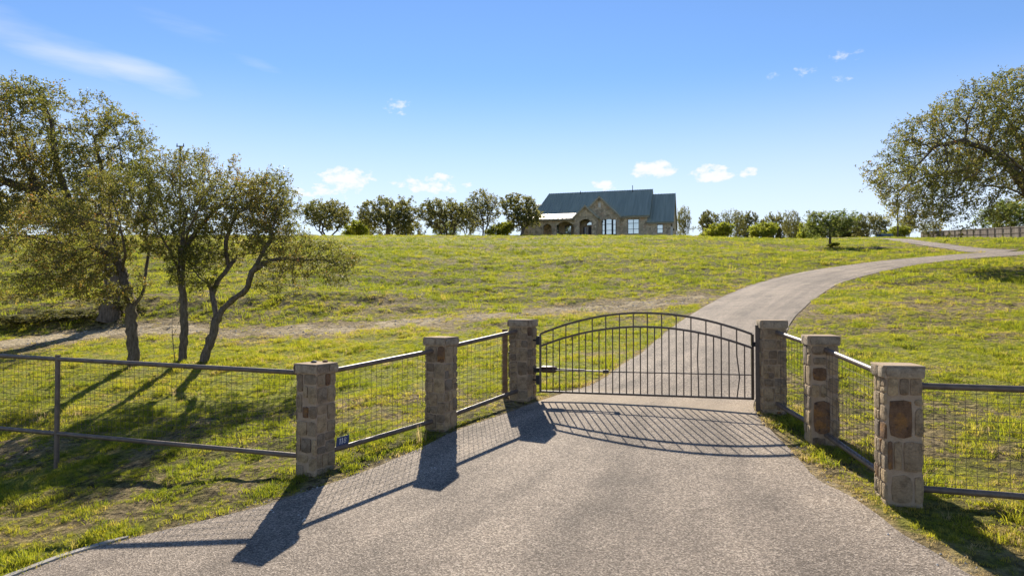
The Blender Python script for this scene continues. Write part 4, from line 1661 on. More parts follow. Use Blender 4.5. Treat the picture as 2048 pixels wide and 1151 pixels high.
G1 = "oaks along the brow of the hill left of the house"
G2 = "trees and bushes along the brow right of the house"
place_tree("round", 653, 96, 394, 116, 0.3, "oak_tree", "many stemmed oak on the brow, farthest left of the row", group=G1)
place_tree("broad", 776, 97, 387, 138, 1.1, "oak_tree", "broad dark oak on a single trunk, second in the hilltop row", group=G1)
place_tree("round", 893, 98, 394, 104, 2.4, "oak_tree", "rounded oak third in the hilltop row left of the house", group=G1)
place_tree("airy", 966, 96, 374, 100, 0.8, "oak_tree", "tall thin airy oak left of the house, sky showing through", group=G1)
place_tree("dense", 1042, 93, 382, 92, 0.2, "oak_tree", "dense brownish oak overlapping the house's left end", group=G1)
place_tree("airy", 936, 104, 405, 56, 2.9, "oak_tree", "small slim oak between the rounded and the airy oak", group=G1)
place_tree("lime", 715, 104, 438, 60, 0.4, "shrub", "green shrub between the first two hilltop oaks", "shrub", G1)
place_tree("dense", 735, 112, 436, 84, 1.4, "shrub", "dark low shrub behind the broad hilltop oak", "shrub", G1)
place_tree("dense", 822, 110, 440, 66, 2.2, "shrub", "low dark shrub right of the broad oak's trunk", "shrub", G1)
place_tree("fresh", 890, 106, 436, 58, 2.0, "shrub", "fresh green shrub at the foot of the third oak", "shrub", G1)
place_tree("lime", 1000, 95, 440, 60, 1.9, "shrub", "yellow green shrub at the foot of the airy oak", "shrub", G1)
place_tree("airy", 1368, 116, 408, 44, 1.2, "oak_tree", "sparse oak just behind the house's right gable", group=G2)
place_tree("dense", 1424, 130, 417, 56, .5, "oak_tree", "dark oak right of the house, above the first yellow bush", group=G2)
place_tree("airy", 1466, 128, 414, 54, 2.5, "oak_tree", "slender dark oak between the two yellow bushes", group=G2)
place_tree("dense", 1500, 132, 420, 50, 1.9, "oak_tree", "low dark oak left of the second yellow bush", group=G2)
place_tree("broad", 1548, 130, 420, 64, .2, "oak_tree", "dark oak behind the second yellow bush", group=G2)
place_tree("airy", 1586, 122, 416, 42, 3.1, "oak_tree", "narrow dark oak left of the fresh green lawn tree", group=G2)
place_tree("lime", 1437, 97, 443, 66, .9, "shrub", "yellow green rounded bush nearest the house's right side", "shrub", G2)
place_tree("lime", 1523, 98, 441, 62, 2.3, "shrub", "second yellow green rounded bush right of the house", "shrub", G2)
place_tree("lime", 1620, 112, 438, 46, .1, "shrub", "yellow green bush left behind the lawn tree", "shrub", G2)
place_tree("dense", 1690, 124, 430, 66, .7, "oak_tree", "dark oak directly behind the lawn tree", group=G2)
place_tree("round", 1742, 116, 422, 70, 1.5, "oak_tree", "grey green oak behind the parked car", group=G2)
place_tree("dense", 1700, 122, 452, 60, 2.5, "shrub", "low dark hedge shrub left of the parked car", "shrub", G2)
place_tree("lime", 1790, 110, 449, 60, 1.0, "shrub", "yellow green shrub at the foot of the utility pole", "shrub", G2)
place_tree("airy", 1818, 112, 427, 40, .4, "oak_tree", "small thin tree right of the utility pole", group=G2)
place_tree("dense", 1600, 130, 440, 60, 1.2, "shrub", "dark low shrub behind the narrow dark oak", "shrub", G2)
place_tree("airy", 1862, 120, 440, 46, 1.7, "oak_tree", "small bare looking tree behind the far end of the board fence", group=G2)
place_tree("fresh", 2012, 112, 396, 130, 2.2, "oak_tree", "light green tree rising behind the board fence", group=G2)
place_tree("dense", 1650, 135, 440, 60, 1.7, "shrub", "dark shrub behind the fresh green lawn tree", "shrub", G2)
# lawn tree in front of the brow, with a shrub at its foot
hx = hit(1665, 494)
Yt = hx[1]
place_tree("fresh", 1662, Yt, 414, 96, 4.0, "lawn_tree", "fresh green young tree standing alone on the lawn", "tree")
place_tree("lime", 1667, Yt - .4, 484, 26, 1.0, "shrub", "tiny dark shrub at the foot of the lawn tree", "shrub")
# trees behind the left oaks
place_tree("round", 20, 88, 395, 150, 2.0, "oak_tree", "far oak glimpsed at the left edge below the old oak", group=G1)
place_tree("dense", 150, 92, 405, 130, .6, "oak_tree", "far dark oak hidden behind the left live oaks", group=G1)

# brush and dark undergrowth on the bank under the old oak
for i, (px, py, w, hgt_) in enumerate([(140, 640, 3.4, .6), (50, 648, 3.0, .5), (250, 630, 2.6, .75)]):
    hxx = hit(px, py)
    o = copy_tree(SHAPES["dense"])
    o.name = "brush"
    o.location = (hxx[0], hxx[1], zt(hxx[0], hxx[1]) - .05)
    o.rotation_euler = (0, 0, i * 1.3)
    o.scale = (w / 6.6, w / 6.6, hgt_ / 6.6)
    for k in ("label", "category", "group"):
        if k in o:
            del o[k]
    tag(o, ["low brush on the shaded bank below the old oak", "leftmost low brush on the shaded bank", "taller brush at the foot of the old oak"][i], "brush", "brush on the shaded bank")

# ------------------------------------------------------------------ house
YH = 100.0
TH = R(16)
hroot = empty("ranch_house", ((1240 - 1024) / FPX * YH, YH, 8.85), -TH)
tag(hroot, "stone ranch house with green standing seam roof on the hilltop", "house")
ST, TR = M["house_stone"], M["beige_trim"]


def hb(name, mat, x0, x1, y0, y1, z0, z1, parent=None):
    return MB().box(x0, x1, y0, y1, z0, z1).build(name, mat, parent or hroot)


def wall_with_holes(name, x0, x1, z0, z1, y, th, holes, mat, parent=None):
    """front wall with openings (x0,x1,z0,z1,arch rise); thickness th towards +y"""
    xs = sorted(set([x0, x1] + [v for h in holes for v in (h[0], h[1])]))
    mb = MB()
    for a, b_ in zip(xs[:-1], xs[1:]):
        mid = (a + b_) / 2
        hs = [h for h in holes if h[0] <= mid <= h[1]]
        if not hs:
            mb.box(a, b_, y, y + th, z0, z1)
            continue
        h = hs[0]
        if h[2] > z0 + 0.01:
            mb.box(a, b_, y, y + th, z0, h[2])
        n = 10 if h[4] > 0 else 1
        for k in range(n):
            xa, xb = a + (b_ - a) * k / n, a + (b_ - a) * (k + 1) / n
            xm = ((xa + xb) / 2 - a) / (b_ - a) * 2 - 1
            zt_ = h[3] + h[4] * (1 - xm * xm)
            if zt_ < z1 - 0.01:
                mb.box(xa, xb, y, y + th, zt_, z1)
    return mb.build(name, mat, parent or hroot)


def window(x0, x1, z0, z1, y, rows, cols, rise=0.0):
    """frame, panes and muntins set in a wall opening"""
    f = MB()
    t = 0.07
    f.box(x0, x0 + t, y, y + .08, z0, z1)
    f.box(x1 - t, x1, y, y + .08, z0, z1)
    f.box(x0 + t, x1 - t, y, y + .08, z0, z0 + t)
    if rise == 0:
        f.box(x0 + t, x1 - t, y, y + .08, z1 - t, z1)
    for c_ in range(1, cols):
        xm = x0 + (x1 - x0) * c_ / cols
        f.box(xm - t * .6, xm + t * .6, y + .01, y + .07, z0 + t, z1 - (t if rise == 0 else 0))
    for r_ in rows:
        zm = z0 + (z1 - z0) * r_
        f.box(x0 + t, x1 - t, y + .012, y + .068, zm - .03, zm + .03)
    w = f.build("window", M["dark_trim"], hroot)
    n = 10 if rise else 1
    for c_ in range(cols):
        xa, xb = x0 + (x1 - x0) * c_ / cols, x0 + (x1 - x0) * (c_ + 1) / cols
        p = MB()
        if rise:
            vs = [(xa, y + .05, z0), (xb, y + .05, z0)]
            for k in range(n + 1):
                xx = xb + (xa - xb) * k / n
                xm = (xx - x0) / (x1 - x0) * 2 - 1
                vs.append((xx, y + .05, z1 + rise * (1 - xm * xm)))
            vb = [(a_, b_ + .02, c2) for a_, b_, c2 in vs]
            k = len(vs)
            p.add(vs + vb, [tuple(range(k))] + [tuple(range(2 * k - 1, k - 1, -1))] + [(i, i + k, (i + 1) % k + k, (i + 1) % k) for i in range(k)])
        else:
            p.box(xa + .03, xb - .03, y + .04, y + .055, z0 + .03, z1 - .03)
        p.build("pane", M["window_glass"], w)
    return w


def roof_plane(name, mat, pts, seams=True, thick=0.12, spacing=0.42, parent=None):
    """quad roof: pts eave-left, eave-right, ridge-right, ridge-left"""
    a, b_, c_, d_ = [Vector(p) for p in pts]
    nrm_ = (b_ - a).cross(d_ - a).normalized()
    if nrm_.z < 0:
        nrm_ = -nrm_
    mb = MB()
    lo = nrm_ * -thick
    vs = [a, b_, c_, d_, a + lo, b_ + lo, c_ + lo, d_ + lo]
    mb.add(vs, [(0, 1, 2, 3), (7, 6, 5, 4), (0, 4, 5, 1), (1, 5, 6, 2), (2, 6, 7, 3), (3, 7, 4, 0)])
    o_ = mb.build(name, mat, parent or hroot)
    if seams:
        s = MB()
        L = max((b_ - a).length, (c_ - d_).length)
        n = max(2, int(L / spacing))
        w = (b_ - a).normalized() * 0.02
        for k in range(n + 1):
            t_ = min(max(k / n, .004), .996)
            p, q = a.lerp(b_, t_), d_.lerp(c_, t_)
            up = nrm_ * 0.055
            s.add([p - w, p + w, q + w, q - w, p - w + up, p + w + up, q + w + up, q - w + up], [(4, 5, 6, 7), (0, 1, 5, 4), (1, 2, 6, 5), (2, 3, 7, 6), (3, 0, 4, 7)])
        s.build("roof_seams", mat, o_)
    return o_


# main block
MX0, MX1, MD = -13.2, 4.1, 12.0
EZ, RZ = 3.62, 8.12
# front wall (right of the bay) with the paired window
wx0, wx1 = 1.15, 2.78
wall_with_holes("wall", 0.0, MX1 - .15, -0.6, EZ, 0.0, 0.3, [(wx0, wx1, 0.85, 3.02, 0)], ST)
window(wx0, wx1, 0.85, 3.02, 0.08, (0.33, 0.72), 2)
wall_with_holes("wall", MX0, -5.8, -0.6, EZ, 0.6, 0.3, [(-10.2, -9.2, 0.5, 2.5, 0), (-8.35, -7.35, 0.45, 2.3, .25), (-7.1, -6.2, 0.3, 2.3, .25)], ST)
window(-8.35, -7.35, .45, 2.3, .66, (0.45,), 1, .22)
window(-7.1, -6.2, .3, 2.3, .66, (0.45,), 1, .22)
window(-10.2, -9.2, .5, 2.5, .66, (0.5,), 1)
hb("wall", ST, MX0, MX1 - .15, MD - .3, MD, -0.6, EZ)
hb("wall", ST, MX1 - .45, MX1 - .152, 0.302, MD - .302, -0.6, EZ)
hb("wall", ST, MX0 + .002, MX0 + .3, 0.902, MD - .302, -0.6, EZ)
MID = MD / 2
ov = 0.35
sl = (RZ - EZ) / MID
roof_plane("roof", M["green_roof"], [(MX0 - .2, -ov, EZ - ov * sl + .12), (MX1 + .25, -ov, EZ - ov * sl + .12), (MX1 + .25, MID, RZ + .12), (MX0 + 1.2, MID, RZ + .12)])
roof_plane("roof", M["green_roof"], [(MX0 - .2, MD + ov, EZ - ov * sl + .12), (MX1 + .25, MD + ov, EZ - ov * sl + .12), (MX1 + .25, MID, RZ + .115), (MX0 + 1.2, MID, RZ + .115)], seams=False)
roof_plane("roof", M["green_roof"], [(MX0 - .2, MD + ov, EZ - ov * sl + .11), (MX0 - .2, -ov, EZ - ov * sl + .11), (MX0 + 1.2, MID, RZ + .11), (MX0 + 1.2, MID + .01, RZ + .11)], seams=False)
MB().add([(MX1 - .3, 0, EZ), (MX1 - .3, MD, EZ), (MX1 - .3, MID, RZ - .02), (MX1 - .16, 0, EZ), (MX1 - .16, MD, EZ), (MX1 - .16, MID, RZ - .02)],
         [(0, 2, 1), (3, 4, 5), (0, 1, 4, 3), (1, 2, 5, 4), (2, 0, 3, 5)]).build("gable_wall", ST, hroot)
hb("fascia", TR, 0.15, MX1 + .2, -ov + .02, -ov + .07, EZ - ov * sl - .16, EZ - ov * sl - .01)
for vx, vz in ((-6.8, .35), (1.3, .85)):
    MB().tube([(vx, MID - .5, RZ - .3), (vx, MID - .5, RZ + vz - .1)], 0.05, 8).build("vent_pipe", M["black_metal"], hroot, True)
# left end, lower roof
LX0 = -15.2
roof_plane("roof", M["green_roof"], [(LX0, .5, 3.4), (MX0 + .3, .5, 3.4), (MX0 + .3, MID, 6.6), (LX0 + .9, MID, 6.6)])
roof_plane("roof", M["green_roof"], [(LX0, MD - .5, 3.4), (MX0 + .3, MD - .5, 3.4), (MX0 + .3, MID, 6.59), (LX0 + .9, MID, 6.59)], seams=False)
hb("wall", ST, LX0 + .2, MX0 - .003, 0.8, 11.0, -0.6, 3.35)
# right wing
WX1, WE, WR = 7.55, 2.55, 7.3
wall_with_holes("wall", MX1 - .148, WX1, -0.6, WE, 0.05, 0.3, [(5.35, 6.2, .85, 2.12, 0)], ST)
window(5.35, 6.2, .85, 2.12, .13, (.5,), 1)
WD = 11.6
WM = WD / 2
hb("wall", ST, WX1 - .3, WX1, .352, WD - .3, -0.6, WE)
hb("wall", ST, MX1 - .148, WX1, WD - .298, WD, -0.6, WE)
MB().add([(WX1 - .25, .05, WE), (WX1 - .25, WD, WE), (WX1 - .25, WM, WR - .05), (WX1 - .003, .05, WE), (WX1 - .003, WD, WE), (WX1 - .003, WM, WR - .05)],
         [(0, 2, 1), (3, 4, 5), (0, 1, 4, 3), (1, 2, 5, 4), (2, 0, 3, 5)]).build("gable_wall", ST, hroot)
sw = (WR - WE) / WM
roof_plane("roof", M["green_roof"], [(MX1 - .2, -.3, WE - .3 * sw + .14), (WX1 + .2, -.3, WE - .3 * sw + .14), (WX1 + .2, WM, WR + .12), (MX1 - .2, WM, WR + .12)])
roof_plane("roof", M["green_roof"], [(MX1 - .2, WD + .3, WE - .3 * sw + .14), (WX1 + .2, WD + .3, WE - .3 * sw + .14), (WX1 + .2, WM, WR + .115), (MX1 - .2, WM, WR + .115)], seams=False)
for s_ in (1, -1):
    y0_, y1_ = (-.28, WM) if s_ == 1 else (WD + .28, WM)
    z0_, z1_ = WE - .28 * sw, WR - .02
    MB().add([(WX1 + .12, y0_, z0_ - .24), (WX1 + .12, y1_, z1_ - .24), (WX1 + .12, y1_, z1_), (WX1 + .12, y0_, z0_), (WX1 + .19, y0_, z0_ - .24), (WX1 + .19, y1_, z1_ - .24), (WX1 + .19, y1_, z1_), (WX1 + .19, y0_, z0_)],
             [(0, 1, 2, 3), (7, 6, 5, 4), (0, 4, 5, 1), (1, 5, 6, 2), (2, 6, 7, 3), (3, 7, 4, 0)]).build("rake_board", TR, hroot)
hb("fascia", TR, MX1 + .02, WX1 + .1, -.27, -.22, WE - .3 * sw - .12, WE - .3 * sw + .02)
hb("door_jamb", M["white_trim"], WX1 - .28, WX1 + .02, -.06, .048, -.6, 1.72)
MB().box(WX1 - .2, WX1 - .06, -.14, .04, 1.80, 2.02).build("wall_lamp", M["black_metal"], hroot)
MB().box(WX1 + .002, WX1 + .14, 1.3, 1.45, 1.35, 1.6).build("wall_lamp", M["black_metal"], hroot)


def gable(xc, hw, yf, yb, ez, apex, ovh, thick=.1):
    """gabled projection roof plus its stone triangle"""
    MB().add([(xc - hw, yf, ez), (xc + hw, yf, ez), (xc, yf, apex), (xc - hw, yf + .25, ez), (xc + hw, yf + .25, ez), (xc, yf + .25, apex)],
             [(0, 1, 2), (5, 4, 3), (0, 3, 4, 1), (1, 4, 5, 2), (2, 5, 3, 0)]).build("gable_wall", ST, hroot)
    s_ = (apex - ez) / hw
    for sg in (-1, 1):
        e_ = xc + sg * (hw + ovh)
        ezz = ez - ovh * s_ + .1
        pts = [(e_, yf - ovh, ezz), (e_, yb, ezz), (xc, yb, apex + .1), (xc, yf - ovh, apex + .1)]
        if sg == 1:
            pts = [pts[1], pts[0], pts[3], pts[2]]
        roof_plane("gable_roof", M["green_roof"], pts, thick=thick)
        # rake trim on the front edge
        p0, p1 = Vector((e_, yf - ovh - .04, ezz - .02)), Vector((xc, yf - ovh - .04, apex + .08))
        q = Vector((0, .035, 0))
        dn = Vector((0, 0, -.26))
        MB().add([p0, p1, p1 + dn, p0 + dn, p0 + q, p1 + q, p1 + dn + q, p0 + dn + q],
                 [(0, 1, 2, 3), (7, 6, 5, 4), (0, 4, 5, 1), (1, 5, 6, 2), (2, 6, 7, 3), (3, 7, 4, 0)]).build("rake_board", TR, hroot)


# bay under the big gable
bays = [(-2.55, -2.12, .8, 2.86, .12), (-2.0, -1.1, .8, 2.96, .12), (-.98, -.5, .8, 2.86, .12)]
wall_with_holes("wall", -5.8, -.002, -.6, 3.55, -.45, .3, [(-2.6, -.45, .74, 2.92, .18)], ST)
for a_, b_, c_, d_, e_ in bays:
    window(a_, b_, c_, d_, -.36, (.3, .72), 1, e_)
hb("wall", ST, -.3, -.003, -.149, .299, -.6, 3.55)
hb("window_surround", M["dark_trim"], -2.6, -.45, -.2, -.17, .74, 3.12)
gable(-2.9, 2.9, -.45, 4.4, 3.5, 6.4, .3)
vt = MB().box(-3.08, -2.72, -.5, -.452, 4.85, 5.5)
vt.build("gable_vent", M["white_trim"], hroot)
# entry porch with its own gable
EX0, EX1 = -6.25, -3.05
wall_with_holes("wall", EX0, EX1, -.6, 3.35, -2.6, .45, [(-5.55, -3.75, -.6, 2.5, .45)], ST)
hb("wall", ST, EX0, EX0 + .3, -2.148, .598, -.6, 3.35)
hb("wall", ST, EX1 - .3, EX1, -2.148, -.452, -.6, 3.35)
gable((EX0 + EX1) / 2, 1.6, -2.6, 2.2, 3.3, 4.85, .28)
dr = hb("door", M["door_wood"], -4.55, -3.62, -.56, -.48, -.6, 2.05)
hb("door_handle", M["white_trim"], -4.45, -4.40, -.62, -.565, .7, .95, dr)
hb("door_frame", M["white_trim"], -4.72, -4.57, -.58, -.46, -.6, 2.25)
hb("side_light", M["car_glass"], -5.3, -4.85, -.52, -.48, -.2, 2.0)
window(-4.8, -3.55, 2.22, 2.35, -.55, (), 1, .42)
hb("column", ST, -5.75, -5.5, -2.62, -2.602, -.6, 2.4)
# left porch
wall_with_holes("wall", -13.3, EX0 - .003, -.6, 3.05, -2.3, .4, [(-11.0, -9.72, -.6, 2.05, .42), (-9.0, -6.45, -.6, 2.15, .55)], ST)
roof_plane("porch_roof", M["silver_roof"], [(-13.9, -2.75, 3.12), (EX0 + .1, -2.75, 3.12), (EX0 + .1, -.2, 4.15), (-13.0, -.2, 4.15)], spacing=.6)
hb("porch_ceiling", TR, -13.3, EX0, -1.898, .598, 2.98, 3.04)
hb("porch_floor", M["concrete"], -13.3, EX1, -2.9, .598, -.9, -.5)
hb("fascia", TR, -13.9, EX0 + .1, -2.74, -2.70, 2.86, 3.0)
MB().tube([(-8.9 + .2 * math.cos(t_), .55, 1.1 + .2 * math.sin(t_)) for t_ in [2 * math.pi * k / 12 for k in range(13)]], .05, 6).build("wreath", M["wreath"], hroot, True)

# ------------------------------------------------------------------ board fence at the upper right
def board_fence():
    A_, B_ = (66.0, 86.0), (76.2, 127.0)
    root = empty("board_fence", (A_[0], A_[1], g(*A_)))
    tag(root, "long grey weathered board fence along the hilltop at right", "fence")
    A0_ = Vector(root.location)
    L = math.hypot(B_[0] - A_[0], B_[1] - A_[1])
    dx, dy = (B_[0] - A_[0]) / L, (B_[1] - A_[1]) / L
    nxn, nyn = -dy, dx
    rng = random.Random(9)
    Hh = 1.85

    def bz(s):
        return g(A_[0] + dx * s, A_[1] + dy * s)
    mb = MB()
    s = -16.0
    while s < L:
        w = 0.135
        z = bz(s)
        j = rng.uniform(-.03, .03)
        x, y = A_[0] + dx * s, A_[1] + dy * s
        h = Hh + j
        vs = []
        for (t_, d_) in ((0, 0), (w, 0), (w, -.02), (0, -.02)):
            vs.append((x + dx * t_ + nxn * d_, y + dy * t_ + nyn * d_, z - .1))
        for (t_, d_) in ((0, 0), (w, 0), (w, -.02), (0, -.02)):
            vs.append((x + dx * t_ + nxn * d_, y + dy * t_ + nyn * d_, z + h))
        mb.add(vs, [(0, 3, 2, 1), (4, 5, 6, 7), (0, 1, 5, 4), (1, 2, 6, 5), (2, 3, 7, 6), (3, 0, 4, 7)])
        s += w + rng.uniform(.008, .02)
    o = mb.build("pickets", M["weathered_fence"], root, False, A0_)
    tag(o, kind="stuff")
    off = Vector((nxn, nyn, 0)) * 0.03
    for hh in (.35, 1.0, 1.72):
        pts = [Vector((A_[0] + dx * s, A_[1] + dy * s, bz(s) + hh)) + off for s in np.linspace(-16, L, 24)]
        MB().tube(pts, .045, 4, True, SQ).build("rail", M["weathered_fence"], root, False, A0_)
    s = -15.5
    while s < L:
        p = Vector((A_[0] + dx * s, A_[1] + dy * s, bz(s))) + off * 2.2
        MB().tube([p + Vector((0, 0, -.2)), p + Vector((0, 0, Hh - .05))], .06, 4, True, SQ).build("post", M["weathered_fence"], root, False, A0_)
        s += 2.44


board_fence()

# utility poles
def pole(px, Y, ytop, label, arm=True, r=0.13):
    x = (px - 1024) / FPX * Y
    z = g(x, Y)
    top = (600 - ytop) / FPX * Y
    root = empty("utility_pole", (x, Y, z))
    tag(root, label, "utility pole")
    MB().tube([(0, 0, -.5), (0, 0, top - z)], [r, r * .75], 10).build("pole_shaft", M["pole_wood"], root, True)
    t = top - z
    MB().tube([(-.35, 0, t - .05), (.35, 0, t - .05)], .05, 6).build("crossarm", M["pole_wood"], root)
    for sx_ in (-.3, .3):
        MB().tube([(sx_, 0, t), (sx_, 0, t + .22)], [.05, .03], 6).build("insulator", M["black_metal"], root)


pole(1797, 106, 389, "wooden utility pole beside the parked car on the hilltop")
pole(358, 62, 290, "thin utility pole showing above the middle oak at left", r=.11)

# parked car, only its roof shows over the brow
Yc_ = 97.0
cx_ = (1775 - 1024) / FPX * Yc_
zc_ = (600 - 468.6) / FPX * Yc_ - 1.52
zc_ = min(zc_, g(cx_, Yc_) + .0) if g(cx_, Yc_) < zc_ else zc_
croot = empty("parked_car", (cx_, Yc_, zc_), R(8))
tag(croot, "dark blue car parked on the hilltop beyond the driveway spur", "car")


def loft(mb, secs):
    n = len(secs[0])
    vs = [p for s in secs for p in s]
    fs = []
    for i in range(len(secs) - 1):
        for k in range(n):
            fs.append((i * n + k, i * n + (k + 1) % n, (i + 1) * n + (k + 1) % n, (i + 1) * n + k))
    fs.append(tuple(range(n - 1, -1, -1)))
    fs.append(tuple(range((len(secs) - 1) * n, len(secs) * n)))
    mb.add(vs, fs)


def csec(x, hw, z0, z1):
    return [(x, -hw * .9, z0), (x, -hw, z0 + .15), (x, -hw, z1 - .12), (x, -hw * .9, z1), (x, hw * .9, z1), (x, hw, z1 - .12), (x, hw, z0 + .15), (x, hw * .9, z0)]


mb = MB()
loft(mb, [csec(x, w, .25, z1) for x, w, z1 in ((-2.3, .72, .75), (-2.15, .86, .92), (-1.2, .9, 1.0), (0, .9, 1.0), (1.0, .9, .98), (1.9, .86, .88), (2.25, .7, .7))])
mb.build("body", M["car_paint"], croot, True)
mb = MB()
loft(mb, [csec(x, w, .95, z1) for x, w, z1 in ((-2.0, .76, 1.1), (-1.45, .70, 1.42), (-.6, .68, 1.5), (.2, .68, 1.5), (.55, .72, 1.4), (1.15, .78, 1.08))])
mb.build("cabin_glass", M["car_glass"], croot, True)
mb = MB()
loft(mb, [csec(x, w, 1.44, z1) for x, w, z1 in ((-1.4, .62, 1.50), (-.6, .68, 1.545), (.2, .68, 1.545), (.5, .64, 1.50))])
mb.build("car_roof", M["car_paint"], croot, True)
for xx in (-1.4, 1.4):
    for yy in (-.82, .82):
        w = MB().tube([(xx, yy - .1, .32), (xx, yy + .1, .32)], .32, 16).build("wheel", M["rubber"], croot, True)
        MB().tube([(xx, yy - .105, .32), (xx, yy + .105, .32)], .18, 10).build("rim", M["sign_white"], w, True)
for yy in (-.6, .6):
    MB().box(2.16, 2.26, yy - .14, yy + .14, .6, .72).build("headlight", M["sign_white"], croot)

# ------------------------------------------------------------------ grass, scattered as tufts
tufts = bpy.data.collections.new("grass_tufts")


def tuft(seed, nb, hgt, rad, lean, wid):
    rng = random.Random(seed)
    vs, fs = [], []
    for k in range(nb):
        a = rng.uniform(0, 6.283)
        q = rad * math.sqrt(rng.random())
        x, y = q * math.cos(a), q * math.sin(a)
        h = hgt * rng.uniform(.55, 1.2)
        la = rng.uniform(0, 6.283)
        ln_ = lean * h * rng.uniform(.3, 1.3)
        ta = rng.uniform(0, 6.283)
        wx, wy = wid * math.cos(ta), wid * math.sin(ta)
        b_ = len(vs)
        mx, my = x + ln_ * .35 * math.cos(la), y + ln_ * .35 * math.sin(la)
        vs += [(x - wx, y - wy, -.01), (x + wx, y + wy, -.01), (mx + wx * .8, my + wy * .8, h * .6), (mx - wx * .8, my - wy * .8, h * .6),
               (x + ln_ * math.cos(la), y + ln_ * math.sin(la), h)]
        fs += [(b_, b_ + 1, b_ + 2, b_ + 3), (b_ + 3, b_ + 2, b_ + 4)]
    me = bpy.data.meshes.new("tuft")
    me.from_pydata(vs, [], fs)
    me.materials.append(M["grass_blade"])
    o = bpy.data.objects.new("tuft", me)
    tufts.objects.link(o)


for k, args in enumerate([(22, .055, .075, .9, .0030), (26, .045, .085, 1.2, .0032), (18, .075, .06, .8, .0028), (24, .05, .09, 1.0, .0034), (16, .10, .055, .7, .0030), (28, .04, .10, 1.3, .0036)]):
    tuft(500 + k, *args)


def scatter(name, label, pts, rot, scl, hue):
    me = bpy.data.meshes.new(name)
    n = len(pts)
    me.vertices.add(n)
    me.vertices.foreach_set("co", np.asarray(pts, np.float32).ravel())
    a = me.attributes.new("rot", 'FLOAT_VECTOR', 'POINT')
    a.data.foreach_set("vector", np.asarray(rot, np.float32).ravel())
    a = me.attributes.new("scl", 'FLOAT_VECTOR', 'POINT')
    a.data.foreach_set("vector", np.asarray(scl, np.float32).ravel())
    a = me.attributes.new("hue", 'FLOAT', 'POINT')
    a.data.foreach_set("value", np.asarray(hue, np.float32))
    me.update()
    o = bpy.data.objects.new(name, me)
    me.materials.append(M["grass_blade"])
    col.objects.link(o)
    tag(o, label, kind="stuff")
    ng = bpy.data.node_groups.new(name + "_nodes", 'GeometryNodeTree')
    ng.interface.new_socket("Geometry", in_out='INPUT', socket_type='NodeSocketGeometry')
    ng.interface.new_socket("Geometry", in_out='OUTPUT', socket_type='NodeSocketGeometry')
    gi, go2 = ng.nodes.new('NodeGroupInput'), ng.nodes.new('NodeGroupOutput')
    ci = ng.nodes.new('GeometryNodeCollectionInfo')
    ci.inputs["Collection"].default_value = tufts
    ci.inputs["Separate Children"].default_value = True
    ci.inputs["Reset Children"].default_value = True
    iop = ng.nodes.new('GeometryNodeInstanceOnPoints')
    iop.inputs["Pick Instance"].default_value = True
    ng.links.new(gi.outputs[0], iop.inputs["Points"])
    ng.links.new(ci.outputs[0], iop.inputs["Instance"])
    for an, sock, ty in (("rot", "Rotation", 'FLOAT_VECTOR'), ("scl", "Scale", 'FLOAT_VECTOR')):
        na = ng.nodes.new('GeometryNodeInputNamedAttribute')
        na.data_type = ty
        na.inputs["Name"].default_value = an
        ng.links.new(na.outputs[0], iop.inputs[sock])
    ng.links.new(iop.outputs[0], go2.inputs[0])
    md = o.modifiers.new("scatter", 'NODES')
    md.node_group = ng
    return o


rg = np.random.default_rng(77)


def field(y0, y1, dens, margin=0.82):
    """random points in the wedge of hillside the lens can see (with a margin)"""
    area = margin * (y1 * y1 - y0 * y0)
    n = int(area * dens)
    y = np.sqrt(rg.uniform(y0 * y0, y1 * y1, n))
    x = rg.uniform(-margin, margin, n) * y
    return x, y


XS, YS, SC = [], [], []
for (y0, y1, dn, sc_a) in ((5.6, 10, 270, .9), (10, 15, 200, .95), (15, 22, 115, 1.05), (22, 32, 60, 1.3), (32, 48, 28, 1.7), (48, 66, 14, 2.2), (66, 92, 6, 2.6)):
    x, y = field(y0, y1, dn)
    XS.append(x)
    YS.append(y)
    SC.append(np.full(len(x), sc_a))
x, y, sc0 = np.concatenate(XS), np.concatenate(YS), np.concatenate(SC)
sd = drive_sd(x, y)
m_ = sd > 0.01
x, y, sc0, sd = x[m_], y[m_], sc0[m_], sd[m_]
cv, dt, lu = cover_fn(x, y, sd)
prob = np.clip(0.06 + 1.25 * cv + .2 * lu, 0, 1) * (1 - 0.85 * sstep(.35, .7, dt))
edge_t = sstep(.5, .05, sd) * (y < 20)
prob = np.maximum(prob, .55 * edge_t)
clg = fbm(x * 2.6, y * 2.6, 211, 3)
prob = prob * (.25 + 1.0 * sstep(.36, .58, clg))
m_ = rg.random(len(x)) < prob
x, y, sc0, cv, dt, lu, sd, edge_t = [q[m_] for q in (x, y, sc0, cv, dt, lu, sd, edge_t)]
z = zt_np(x, y) - .004
n = len(x)
hue = 0.60 - 0.45 * cv + 0.10 * lu + (fbm(x * .3, y * .3, 61, 3) - .5) * .75 + rg.normal(0, .19, n) + .25 * dt
hue = hue + .03 - .05 * sstep(28, 36, y) + .30 * sstep(.35, .05, sd) * (y < 16) * (x > 0)
hue = np.where(rg.random(n) < .10, hue + .35, hue)
hue = np.clip(hue, 0, 1)
clump = .75 + .7 * sstep(.45, .7, fbm(x * 1.4, y * 1.4, 91, 2))
s = sc0 * clump * rg.uniform(.65, 1.3, n)
hh = .82 * s * rg.uniform(.7, 1.25, n) * (0.75 + .55 * np.clip(cv, 0, 1)) * np.where(y > 20, 20 / np.maximum(y, 20) * .45 + .55, 1.0)
big = (rg.random(n) < .04 * edge_t + .004) & (y < 20)
hh = np.where(big, hh * 1.9, hh)
